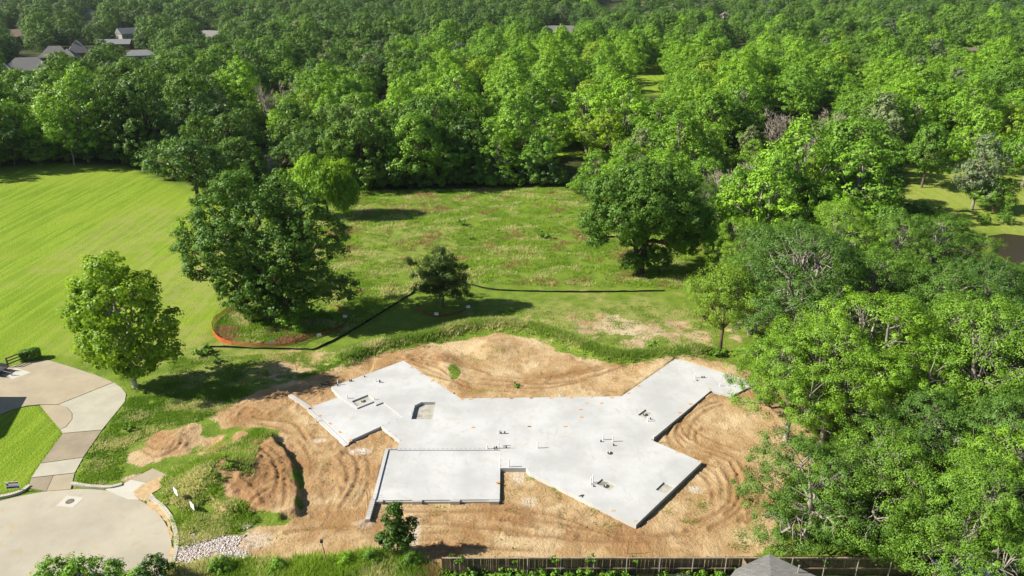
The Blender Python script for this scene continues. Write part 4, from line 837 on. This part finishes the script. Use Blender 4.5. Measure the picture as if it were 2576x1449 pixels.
k = MB().box(0, split, -.10, .03, 1.82, 1.86).mesh('cap_rail', M_RAIL); inst('cap_rail', k, FB, (0, 0, 0))
for z_ in (.78, 1.70): inst('rail', MB().box(split + .02, Lf, -.04, .008, z_, z_ + .085).mesh('rail', M_RAIL), FB)
inst('cap_rail', MB().box(split, Lf, -.06, .05, 1.815, 1.845).mesh('cap_rail', M_RAIL), FB)
post = MB().tube([(0, 0, -.3), (0, 0, 1.84)], .04, 8).mesh('post', M_GALV)
for i in range(int((Lf - split) / 2.44) + 1): inst('post', post, FB, (split + .05 + 2.44 * i, -.085, 0))
for i in range(4): inst('post', MB().box(-.05, .05, -.05, .05, -.3, 1.88).mesh('post', M_BOARD[3]), FB, (split * i / 3.2, .05, 0))
x, y = S(1868, 1414, 1.4)
tag(MB().add([(x - .05, by - .1, 0), (x + .55, by - .45, 0), (x + .45, by - .45, 1.2), (x - .05, by - .1, 1.9), (x - .05, by - .06, 0), (x + .55, by - .41, 0), (x + .45, by - .41, 1.2), (x - .05, by - .06, 1.9)], [(0, 1, 2, 3), (7, 6, 5, 4), (1, 5, 6, 2), (3, 2, 6, 7), (0, 3, 7, 4)]).build('leaning_panel', M_RAIL), 'pale wooden panel leaning against the board fence', 'panel')
g = np.random.default_rng(81)
for i in range(84):
    xx = bx + .2 + (Lf * .66) * i / 84 + g.normal() * .2; yy = by - .45 - 1.2 * g.random() ** 1.3
    plant('weed', xx, yy, 1.0 + .9 * g.random(), None, 'vine_plant', 'leafy vine sprawling at the foot of the board fence', 'vine', 'vines along the board fence', z=0)
for u, v, s in ((1148, 1406, 1.1), (1292, 1406, .7), (1396, 1408, .8), (1486, 1404, .9), (1600, 1412, .7)):
    xx, yy = S(u, v, 1.8); plant('weed', xx, by + .0, s, None, 'vine_plant', 'green vine climbing over the top of the board fence', 'vine', 'vines over the board fence', z=1.45)
# ================================================================== NEIGHBOURING BUILDINGS
M_SHING = {}
def shingle(name, c):
    t = NT(name); p = t.n('ShaderNodeTexCoord').outputs['Object']
    b = t.n('ShaderNodeTexBrick', {'Vector': t.map(p, (1, 1, 1)), 'Scale': 1.0, 'Mortar Size': .012, 'Brick Width': .34, 'Row Height': .15, 'Color1': tuple(x * .8 for x in c), 'Color2': tuple(x * 1.2 for x in c), 'Mortar': tuple(x * .55 for x in c)})
    cc = t.mix(t.rng(t.noise(1.2, 4, .6, p), .35, .65, 0, .4), b.outputs[0], tuple(x * .85 for x in c)); t.bsdf(cc, .9, .15); return t.m
M_SH_G = shingle('grey_shingles', (.20, .195, .185)); M_SH_L = shingle('light_grey_shingles', (.22, .23, .24)); M_SH_D = shingle('dark_grey_shingles', (.15, .155, .16)); M_SH_B = shingle('brown_shingles', (.19, .15, .12)); M_SH_T = shingle('tan_shingles', (.40, .34, .26))
M_BRICK = plain('red_brown_brick', (.20, .10, .07), .9, .3, 4); M_STUC = plain('pale_render', (.32, .31, .28), .85, .1, 1); M_GLASS = plain('window_glass', (.03, .04, .05), .15, .1, spec=.6); M_TRIM = plain('white_trim', (.7, .69, .66), .6, .05)
def roof_mesh(w, d, h, rise, m, hip=True, over=.45):
    a, b = w / 2 + over, d / 2 + over; r = (a - b * .95 if a > b else 0.05) if hip else a
    k = MB(); z0, z1 = h - .02, h + rise
    V = [(-a, -b, z0), (a, -b, z0), (a, b, z0), (-a, b, z0), (-r, 0, z1), (r, 0, z1)]
    k.add(V, [(0, 1, 5, 4), (1, 2, 5), (2, 3, 4, 5), (3, 0, 4), (3, 2, 1, 0)]); return k.mesh('roof', m)
def house(lab, u, v, w_, d_, h, rise, rz, roofm, wallm, hip=True, chim=None, dormer=False, win=3, name='house', xy=None, wing=None):
    if xy is None:
        z = 0
        for _ in range(3): x, y = S(u, v, z + h + rise * .4); z = float(ground_h(np.array([x]), np.array([y]))[0])
    else: x, y = xy; z = float(ground_h(np.array([x]), np.array([y]))[0])
    e = thing(name, lab, 'house', (x, y, z), rz); e.scale = (.86, .86, .9) if xy is None else (1, 1, 1); MB().box(-w_ / 2, w_ / 2, -d_ / 2, d_ / 2, -1, h).build('wall', wallm, e)
    rf = inst('roof', roof_mesh(w_, d_, h, rise, roofm, hip), e)
    if chim: MB().box(chim - .5, chim + .5, -.4, .4, h, h + rise + 1.2).build('chimney', M_BRICK if wallm is M_BRICK else M_STUC, rf)
    if dormer:
        MB().add([(-1.1, -d_ * .42, h + .2), (1.1, -d_ * .42, h + .2), (1.1, 0, h + .2), (-1.1, 0, h + .2), (0, -d_ * .42 - .2, h + 2.0), (0, 0, h + 2.0)], [(0, 1, 4), (1, 2, 5, 4), (3, 0, 4, 5)]).build('dormer', roofm, rf)
    for i in range(win):
        xx = -w_ / 2 + w_ * (i + .5) / win; wd = MB().box(xx - .7, xx + .7, -d_ / 2 - .05, -d_ / 2 + .02, .9, min(h - .3, 2.3)).build('window', M_TRIM, e)
        MB().box(xx - .58, xx + .58, -d_ / 2 - .07, -d_ / 2 - .052, 1.0, min(h - .4, 2.2)).build('pane', M_GLASS, wd)
    if wing:
        wx_, wy_, ww, wd_, wr = wing; s_ = MB().box(wx_ - ww / 2, wx_ + ww / 2, wy_ - wd_ / 2, wy_ + wd_ / 2, -1, h - .05).build('wing_wall', wallm, e)
        o = inst('wing_roof', roof_mesh(ww, wd_, h - .05, wr, roofm, True), e, (wx_, wy_, 0))
    return e
house('pale house with grey hipped roof and tall windows among the trees', 70, 158, 22, 13, 5.2, 5.5, .35, M_SH_G, M_STUC, True, None, False, 4, wing=(-9, -5, 9, 9, 3.6))
house('brick house with a steep double peaked grey roof', 140, 128, 17, 11, 4.8, 6.0, .25, M_SH_G, M_BRICK, True, None, False, 4, wing=(7, -2, 10, 10, 4.6))
house('steep roofed house with a brick chimney next to the brick house', 195, 116, 13, 12, 4.5, 7.0, .5, M_SH_G, M_BRICK, True, -3.5, False, 2)
house('long low house with a pale blue grey roof', 288, 103, 24, 10, 4.0, 3.2, .15, M_SH_L, M_BRICK, False, None, False, 4)
house('low grey roofed house half hidden by foliage below the long house', 352, 131, 20, 11, 3.0, 3.0, .35, M_SH_L, M_STUC, True, None, False, 3)
house('brownish roofed house at the far side of the street', 42, 82, 24, 14, 4.2, 5.5, .2, M_SH_B, M_BRICK, True, 5, False, 3)
house('gabled light roofed house with a white ridge', 322, 77, 18, 12, 4.0, 4.5, .9, M_SH_L, M_STUC, False, None, False, 2)
house('small distant house with a pale grey roof', 226, 41, 20, 14, 4.5, 5.0, .3, M_SH_L, M_STUC, True, None, False, 2)
house('grey roofed house with a steep gable in the middle of the wood', 530, 84, 22, 12, 4.0, 5.0, -.4, M_SH_G, M_STUC, False, None, False, 2)
house('long grey gabled house with a dormer deep in the wood', 1406, 73, 27, 14, 4.0, 6.0, .0, M_SH_G, M_BRICK, False, None, True, 3)
house('pale tan roofed house poking out of the trees', 1824, 48, 17, 13, 4.0, 5.5, .5, M_SH_T, M_STUC, True, None, False, 2)
house('far pale mansion with a row of columns and lawn', 1520, 3, 40, 20, 8.0, 6.0, 0, M_SH_G, M_STUC, True, None, False, 6)
house('low dark brown building half buried in the east wood', 2440, 122, 26, 10, 3.2, 1.6, .05, M_SH_B, M_BRICK, False, None, False, 4)
house('neighbouring brick house with a steep hipped roof by the driveway', 0, 0, 17, 15, 3.0, 7.2, 0, M_SH_D, M_BRICK, True, None, False, 3, xy=(-64.9, 59.4))
# pavilion roof behind the board fence
x, y = S(1935, 1470, 3.0); pv = thing('pavilion', 'low pavilion with grey shingled many sided roof by the board fence', 'pavilion', (x, y, 0))
ev = [S(1935, 1393, 2.7), S(1850, 1432, 2.7), S(1822, 1470, 2.7), S(1830, 1540, 2.7), S(1940, 1580, 2.7), S(2080, 1540, 2.7), S(2080, 1462, 2.7)]
ev = [(a - x, b - y, 2.7) for a, b in ev]; k = MB(); k.add(ev + [(0, -.4, 3.35)], [((i + 1) % 7, i, 7) for i in range(7)]); k.add([(a, b, 2.62) for a, b, c in ev] + ev, [(i, (i + 1) % 7, 7 + (i + 1) % 7, 7 + i) for i in range(7)] + [tuple(range(6, -1, -1))])
pr = k.build('roof', M_SH_G, pv)
vx, vy = S(2008, 1437, 2.9); MB().tube([(vx - x, vy - y, 2.7), (vx - x, vy - y, 3.35)], .045, 8).tube([(vx - x, vy - y, 3.33), (vx - x, vy - y, 3.42)], .07, 8).build('vent_pipe', M_GALV, pr)
for i in range(7): MB().box(ev[i][0] * .9 - .08, ev[i][0] * .9 + .08, ev[i][1] * .9 - .08, ev[i][1] * .9 + .08, 0, 2.63).build('post', M_BOARD[2], pv)
x, y = S(2440, 1432, 2.4); sh = thing('garden_shed', 'garden shed with flat blue grey roof beneath the trees', 'shed', (x, y, 0))
MB().box(-2.2, 2.4, -2.6, 1.0, 2.3, 2.42).build('roof', plain('blue_grey_roofing', (.17, .20, .23), .7, .15, 3), sh); MB().box(-2.0, 2.2, -2.4, .8, 0, 2.3).build('wall', M_BOARD[2], sh); MB().box(-.5, .5, -2.44, -2.4, 0, 2.0).build('door', M_BOARD[0], sh)
x, y = S(1712, 1449, .8); tp = thing('trampoline', 'round black trampoline in the yard by the board fence', 'trampoline', (x, y - 1.35, 0))
MB().tube([(0, 0, .80), (0, 0, .83)], [1.35, 1.35], 28).build('mat', M_DARKP, tp)
rim = MB().tube([(1.5 * math.cos(a), 1.5 * math.sin(a), .82) for a in np.linspace(0, 6.28, 29)], .05, 6).build('frame', M_DARKP, tp)
for i in range(4): MB().tube([(1.45 * math.cos(i * 1.57), 1.45 * math.sin(i * 1.57), 0), (1.5 * math.cos(i * 1.57), 1.5 * math.sin(i * 1.57), .8)], .03, 6).build('leg', M_GALV, tp)
# ================================================================== SMALL THINGS ON THE LEFT
x, y = S(36, 1236); sg = thing('yard_sign', 'red white and blue yard sign on two legs on the mown lawn', 'sign', (x, y, 0), .12)
MB().box(-.52, .52, -.015, .015, .35, 1.0).build('board', M_WHITE, sg)
MB().box(-.26, .52, -.022, -.017, .84, 1.0).build('red_band', M_RED, sg); MB().box(-.1, .35, -.026, -.0235, .89, .93).build('red_lettering', M_PINK, sg)
MB().box(-.52, .52, -.022, -.017, .35, .54).build('blue_band', M_BLUE, sg); MB().box(-.3, .1, -.026, -.0235, .38, .48).build('blue_lettering', M_NAVY, sg); MB().box(-.46, .46, -.022, -.017, .60, .64).build('grey_lettering', plain('grey_print', (.4, .45, .43), .6, .1), sg)
MB().tube([(-.38, -.016, .74), (-.38, -.024, .74)], [.09, .09], 14).build('emblem', M_NAVY, sg)
for q in (-.5, .5): MB().tube([(q, .02, -.1), (q, .02, 1.0)], .014, 5).build('leg', M_DARKP, sg)
for u, v, rz, lab, pr_ in ((447, 1262, -.75, 'blank white lot sign on dark posts in the rough grass', False), (486, 1286, -.75, 'white lot sign with faded red print low in the rough grass', True)):
    x, y = S(u, v); e = thing('lot_sign', lab, 'sign', (x, y, float(ground_h(np.array([x]), np.array([y]))[0])), rz); z0 = .62 if not pr_ else .22
    MB().box(-.36, .36, -.012, .012, z0, z0 + .58).build('board', M_WHITE, e)
    if pr_: MB().box(-.22, .22, -.018, -.0135, z0 + .36, z0 + .46).box(-.25, .1, -.018, -.0135, z0 + .22, z0 + .27).box(-.2, .2, -.018, -.0135, z0 + .12, z0 + .16).build('faded_print', M_PINK, e)
    for q in (-.33, .33): MB().tube([(q, .03, -.1), (q, .03, z0 + .5)], .02, 5).build('post', M_DARKP, e)
# hedge block and rail fence beside the drive
a = S(60, 908); b = S(97, 900); hx, hy = (a[0] + b[0]) / 2, (a[1] + b[1]) / 2; g = np.random.default_rng(91); n = 260; aa = math.atan2(b[1] - a[1], b[0] - a[0])
C = np.c_[g.uniform(-.95, .95, n), g.uniform(-.4, .4, n), g.uniform(.1, 1.2, n)]; f = g.integers(0, 4, n); C[f == 0, 2] = 1.2; C[f == 1, 1] = -.4; C[f == 2, 0] = np.sign(C[f == 2, 0]) * .95; C[f == 3, 1] = .4
hd = thing('hedge', 'square clipped hedge block at the corner of the driveway', 'hedge', (hx, hy, 0), aa)
inst('foliage', leaf_cloud('hedge_foliage', C, unit(C * [1, 1, .3]), 34, .17, .13, L_MID, g), hd)
o = MB()
for i in range(5): o.tube([(-.8 + .4 * i, 0, -.1), (-.8 + .4 * i, 0, 1.2)], .04, 5)
o.build('stems', B_DARK, hd)
a = S(20, 925); b = S(62, 908); rf = thing('rail_fence', 'short three rail wooden fence beside the clipped hedge', 'fence', (a[0], a[1], 0))
dx, dy = b[0] - a[0], b[1] - a[1]
for z_ in (.35, .72, 1.08): MB().bar((0, 0, z_), (dx, dy, z_), .05, .14).build('rail', M_BOARD[2], rf)
for f in (0, .98): MB().box(dx * f - .07, dx * f + .07, dy * f + .03, dy * f + .17, -.2, 1.28).build('post', M_RAIL, rf)
x, y = S(6, 940); ct = thing('utility_trailer', 'dark utility trailer with a long drawbar parked on the driveway', 'trailer', (x - .6, y, .03), -.25)
MB().box(-1.3, .9, -.75, .75, .45, .55).build('deck', M_DARKP, ct)
for yy in (-.73, .73): MB().box(-1.3, .9, yy - .03, yy + .03, .56, .95).build('side_rail', plain('dark_grey_steel', (.035, .04, .05), .5, .2), ct)
for yy in (-.85, .85):
    wh = MB().tube([(0, yy - .1, .32), (0, yy + .1, .32)], [.32, .32], 16).build('tyre', M_DARKP, ct); MB().tube([(0, yy - .11, .32), (0, yy + .11, .32)], [.15, .15], 12).build('rim', M_GALV, wh)
MB().tube([(.9, 0, .48), (2.3, 0, .35)], .045, 6).build('drawbar', M_DARKP, ct); MB().tube([(2.1, 0, 0), (2.1, 0, .6)], .035, 6).build('jack', M_RED, ct)
# utility post, stakes
x, y = S(823, 1428); up = thing('utility_post', 'thin leaning wooden post with a dark box on top', 'post', (x, y, 0)); MB().tube([(0, 0, -.2), (-.1, .1, 1.3), (-.22, .15, 2.35)], .045, 6).build('pole', M_STAKE, up); MB().box(-.32, -.12, .06, .24, 2.3, 2.55).build('box', M_DARKP, up)
for (u, v, h, lab) in ((746, 932, 1.0, 'wooden survey stake in the grassy sand behind the slab'), (1578, 1394, 1.4, 'tall wooden stake standing behind the board fence'), (612, 970, .7, 'short stake with a red flag near the sycamore'), (1155, 985, .6, 'short stake at the inner corner of the slab'), (1930, 905, .9, 'stake at the foot of the feathery tree')):
    x, y = S(u, v); e = tag(MB().box(-.025, .025, -.02, .02, -.1, h).build('survey_stake', M_RED if 'flag' in lab else M_STAKE), lab, 'stake', 'survey stakes'); e.location = (x, y, 0)
x, y = S(850, 968); g = np.random.default_rng(92); o = MB()
for i in range(16): q = np.array([x - 1.2, y - .1, .1]) + g.normal(size=3) * [.5, .3, .06]; r = g.normal(size=3) * [.5, .4, .12]; o.tube([tuple(q - r), tuple(q + r)], .03, 5)
tag(o.build('scrap_heap', M_DARKP), 'tangled dark scrap heap beside the slab corner', 'scrap', kind='stuff')
# ================================================================== GROUND COVER
def poly_points(pts, n, g):
    P = np.array(pts); out = np.zeros((0, 2)); lo, hi = P.min(0), P.max(0)
    while len(out) < n:
        q = lo + (hi - lo) * g.random((n * 2, 2)); q = q[inside(q[:, 0], q[:, 1], pts)]; out = np.r_[out, q]
    return out[:n]
t = NT('grass_blades'); tv = t.av('tint'); pb = t.n('ShaderNodeBsdfPrincipled', {'Base Color': tv, 'Roughness': .6, 'Specular IOR Level': .2}); trn = t.n('ShaderNodeBsdfTranslucent', {'Color': tv}); mx = t.n('ShaderNodeMixShader', {0: .5, 1: pb.outputs[0], 2: trn.outputs[0]}); t.t.links.new(mx.outputs[0], t.out.inputs[0]); M_BLADE = t.m
def tufts(name, lab, P, h, colr, blades=8, rad=.3, wid=.05, seed=1, gz=None):
    g = np.random.default_rng(seed); n = len(P); N = n * blades; z = ground_h(P[:, 0], P[:, 1]) if gz is None else gz
    b = np.repeat(np.c_[P, z], blades, 0); hh = np.repeat(h, blades) * (.55 + .7 * g.random(N)); a = g.random(N) * 6.283; r = rad * np.sqrt(g.random(N))
    b[:, 0] += r * np.cos(a); b[:, 1] += r * np.sin(a); b[:, 2] -= .03
    a2 = g.random(N) * 6.283; t = np.c_[np.cos(a2), np.sin(a2), np.zeros(N)] * (wid * (.6 + .8 * g.random(N)))[:, None]
    ln = np.c_[np.cos(a), np.sin(a), np.zeros(N)] * (hh * (.25 + .5 * g.random(N)))[:, None] + g.normal(size=(N, 3)) * .05
    V = np.stack([b - t, b + t, b + ln + np.c_[np.zeros(N), np.zeros(N), hh]], 1).reshape(-1, 3)
    me = np_mesh(name, V, np.arange(N * 3).reshape(N, 3), M_BLADE); c = np.clip(np.repeat(colr, blades, 0) * (1.25 + .7 * g.random(N))[:, None], 0, .8); cattr(me, 'tint', c)
    return tag(link(bpy.data.objects.new(name, me)), lab, 'grass', kind='stuff')
def gcol(P, g, red=.0, straw=.2, sc_=3.0, base=((.085, .165, .014), (.16, .245, .028))):
    n = len(P); f = np.clip(fbm(P[:, 0] / sc_, P[:, 1] / sc_, 3) * 2.2 - .6, 0, 1)[:, None]; c = np.array(base[0]) * (1 - f) + np.array(base[1]) * f
    s_ = (fbm(P[:, 0] / 3.5 + 40, P[:, 1] / 2.2, 3) + .25 * g.random(n)) > (.86 - straw); c[s_] = np.array((.36, .35, .15))
    if red != 0: r_ = (fbm(P[:, 0] / 4.5 - 20, P[:, 1] / 2.8 + 7, 3) + .2 * g.random(n)) > (.80 - red); c[r_] = np.array((.235, .145, .075))
    return c
g = np.random.default_rng(101)
P = poly_points(mead, 19000, g); P = P[fbm(P[:, 0] / 2.5, P[:, 1] / 2.5, 3) > .36]
tufts('meadow_grass', 'tall uneven meadow grass with reddish and straw patches', P, .18 + .34 * fbm(P[:, 0] / 3, P[:, 1] / 3, 2) ** 1.5, gcol(P, g, .01, .15, base=((.11, .20, .016), (.20, .29, .035))), 9, .38, .055, 1)
# strip along the berm
bl = np.array(berm); q = bl[g.integers(0, len(bl), 4200)] + g.normal(size=(4200, 2)) * [.7, .75]
tufts('berm_grass', 'long pale grass combed over the curved soil bank', q, np.full(len(q), .42), gcol(q, g, 0, .16, base=((.13, .21, .03), (.20, .27, .05))), 8, .3, .05, 2)
# rough grass round the lot entrance and the old dirt heap
rg = [S(*p) for p in [(345, 985), (420, 960), (560, 960), (640, 985), (520, 1055), (420, 1075), (320, 1120), (300, 1200), (240, 1225), (190, 1218), (210, 1160), (270, 1075), (320, 1010)]]
P = poly_points(rg, 7000, g); P = P[fbm(P[:, 0] / 1.8, P[:, 1] / 1.8, 3) > .40]; tufts('rough_grass', 'rough green grass between the driveway and the soil', P, np.full(len(P), .20), gcol(P, g, 0, .12), 7, .26, .04, 3)
rg2 = [S(*p) for p in [(400, 1225), (430, 1185), (520, 1150), (600, 1120), (660, 1085), (690, 1105), (650, 1130), (640, 1180), (640, 1220), (560, 1235), (560, 1265), (640, 1290), (650, 1312), (600, 1335), (450, 1380), (440, 1330), (420, 1290)]]
P = poly_points(rg2, 6500, g); P = P[fbm(P[:, 0] / 1.5 + 4, P[:, 1] / 1.5, 3) > .38]; tufts('heap_grass', 'tall green grass over the old dirt heap', P, .15 + .22 * fbm(P[:, 0], P[:, 1], 2), gcol(P, g, 0, .12, base=((.11, .20, .016), (.19, .28, .03))), 8, .26, .045, 4)
st_ = [S(*p) for p in [(430, 1432), (600, 1415), (760, 1412), (860, 1410), (940, 1392), (1040, 1400), (1075, 1430), (1105, 1445), (1105, 1500), (430, 1500)]]
P = poly_points(st_, 5200, g); tufts('verge_grass', 'tall tangled weeds along the near verge', P, .35 + .6 * fbm(P[:, 0] / 1.3, P[:, 1] / 1.3, 2), gcol(P, g, -.03, .15, base=((.11, .20, .016), (.19, .28, .03))), 9, .3, .05, 5)
rp = [cB(*p) for p in [(470, 260), (240, 420), (120, 560), (130, 700), (260, 800), (700, 850), (1300, 840), (1700, 720), (2100, 540), (1900, 330), (1200, 250)]]
P = poly_points(rp, 3200, g); tufts('orchard_grass', 'weedy grass inside the orange net fence', P, np.full(len(P), .36), gcol(P, g, .07, .12), 8, .3, .05, 6)
sp_ = [S(*p) for p in [(1180, 790), (1400, 770), (1700, 770), (1830, 800), (1830, 880), (1560, 880), (1430, 850), (1320, 815)]]
P = poly_points(sp_, 5200, g); P = P[fbm(P[:, 0] / 1.6 - 9, P[:, 1] / 1.1, 4) > .47]; tufts('patchy_grass', 'thin patchy grass over pale sand', P, np.full(len(P), .13), gcol(P, g, 0, .2), 6, .26, .04, 7)
sp_ = [S(*p) for p in [(540, 900), (780, 885), (1000, 850), (900, 910), (760, 955), (640, 970), (420, 950), (430, 900)]]
P = poly_points(sp_, 4800, g); P = P[fbm(P[:, 0] / 1.8 + 19, P[:, 1] / 1.2, 4) > .45]; tufts('patchy_grass', 'dry patchy grass behind the west wing of the slab', P, np.full(len(P), .16), gcol(P, g, 0, .2), 6, .28, .04, 8)
# scattered sprigs over the bare soil
P = poly_points(site, 2600, g); P = P[(fbm(P[:, 0] / 3 + 60, P[:, 1] / 3, 3) > .60) & (np.max([sdf(P[:, 0], P[:, 1], q_) for q_ in foot], axis=0) < -.25)]
ex = [c3(*p) for p in [(300, 910), (285, 900), (555, 1035), (620, 1145), (1000, 1040), (1170, 1030), (1210, 1000), (1130, 1120), (1470, 1180), (1450, 1200), (160, 845), (1450, 1260)]]; ex = np.repeat(np.array(ex), 30, 0) + g.normal(size=(360, 2)) * .35
P = np.r_[P, ex]; P = P[np.max([sdf(P[:, 0], P[:, 1], q_) for q_ in foot], axis=0) < -.1]
tufts('sprigs', 'green sprigs sprouting from the bare soil', P, np.full(len(P), .15), gcol(P, g, 0, .08), 6, .2, .035, 9)
for i, (u, v, s) in enumerate([(510, 893, 1.9), (545, 913, 1.3), (578, 942, 1.1), (605, 945, .9), (668, 942, 1.0), (1640, 880, 1.7), (1365, 600, 2.2), (1165, 570, 2.0), (1470, 590, 1.4), (320, 1080, 1.2), (585, 1210, 1.0), (1185, 605, 1.2), (1300, 975, .9), (1810, 890, 1.8), (1795, 895, 1.4)]):
    x, y = S(u, v); plant('weed', x, y, s, None, 'weed_plant', 'broad leaved weed standing in the thin grass', 'weed', 'broad leaved weeds')
# shrubs along the near verge and tree tops rising from below
for kk, u, v, z_, s, lab in (('shrub_a', 120, 1412, 2.6, .95, 'leafy shrub top rising in front of the road'), ('shrub_b', 178, 1405, 2.6, 1.1, 'pointed green shrub in front of the road'), ('shrub_a', 270, 1430, 2.4, .85, 'round bushy shrub at the edge of the road'), ('shrub_c', 380, 1425, 2.6, .85, 'dark leafy shrub beside the kerb end'), ('shrub_b', 345, 1440, 2.0, .9, 'bright shrub between the bushes at the road edge')):
    x, y = S(u, v, z_ * s); plant(kk, x, y, s, None, 'shrub', lab, 'shrub', z=0)
for u, v, s, kk in ((560, 1440, .55, 'shrub_a'), (700, 1438, .5, 'shrub_b'), (870, 1425, .5, 'shrub_b'), (940, 1415, .45, 'shrub_a'), (1040, 1425, .5, 'shrub_a')):
    x, y = S(u, v); plant(kk, x, y, s, None, 'shrub', 'low weedy bush in the tangled near verge', 'shrub', 'bushes in the near verge')
# loose stone at the site entrance
gp = [c6(*p) for p in [(330, 965), (560, 950), (800, 925), (1090, 885), (1150, 900), (980, 1050), (930, 1130), (1090, 1215), (1085, 1270), (820, 1255), (600, 1285), (240, 1330), (290, 1150)]]
P = poly_points(gp, 3600, g); d_ = fbm(P[:, 0] / 1.2, P[:, 1] / .9, 3); P = P[d_ > .44]; n = len(P)
ico = np.array([(1, 0, 0), (-1, 0, 0), (0, 1, 0), (0, -1, 0), (0, 0, 1), (0, 0, -1)], float); fc = np.array([(0, 2, 4), (2, 1, 4), (1, 3, 4), (3, 0, 4), (2, 0, 5), (1, 2, 5), (3, 1, 5), (0, 3, 5)])
R_ = (.05 + .10 * g.random(n) ** 2)[:, None, None]; V = ico[None] * R_ * (.6 + .7 * g.random((n, 6, 3))); a = g.random(n) * 6.28
V = np.stack([V[..., 0] * np.cos(a)[:, None] - V[..., 1] * np.sin(a)[:, None], V[..., 0] * np.sin(a)[:, None] + V[..., 1] * np.cos(a)[:, None], V[..., 2] * .8], -1)
V = V + np.c_[P, ground_h(P[:, 0], P[:, 1]) + .03][:, None, :]; F = (fc[None] + (np.arange(n) * 6)[:, None, None]).reshape(-1, 3)
t = NT('pinkish_grey_stone'); lv = t.at('lv'); t.bsdf(t.mix(lv, (.33, .28, .25), (.62, .57, .54)), .9, .15); me = np_mesh('gravel', V.reshape(-1, 3), F, t.m); attr(me, 'lv', np.repeat(g.random(n), 8), 'FACE')
tag(link(bpy.data.objects.new('gravel', me)), 'pale broken stone spread at the site entrance', 'gravel', kind='stuff')
x, y = S(2325, 563); P = np.array([x, y]) + g.normal(size=(220, 2)) * [1.8, 1.2]
R_ = .28; V = ico[None] * R_ * (.6 + .7 * g.random((220, 6, 3))) + np.c_[P, ground_h(P[:, 0], P[:, 1]) + .1][:, None, :]; me = np_mesh('bank_stones', V.reshape(-1, 3), (fc[None] + (np.arange(220) * 6)[:, None, None]).reshape(-1, 3), t.m); attr(me, 'lv', np.repeat(g.random(220), 8), 'FACE')
tag(link(bpy.data.objects.new('bank_stones', me)), 'pale stones piled on the pond bank', 'stones', kind='stuff')
# ================================================================== AIR
hz = MB().box(-1520, 1520, -75, 1680, -12, 62).build('haze'); t = NT('haze_air')
vol = t.n('ShaderNodeVolumePrincipled', {'Color': (.80, .89, 1.0), 'Density': .00004, 'Anisotropy': .2}); t.t.links.new(vol.outputs[0], t.out.inputs['Volume']); hz.data.materials.append(t.m); tag(hz, 'thin blue haze over the far wood', 'haze', kind='stuff')
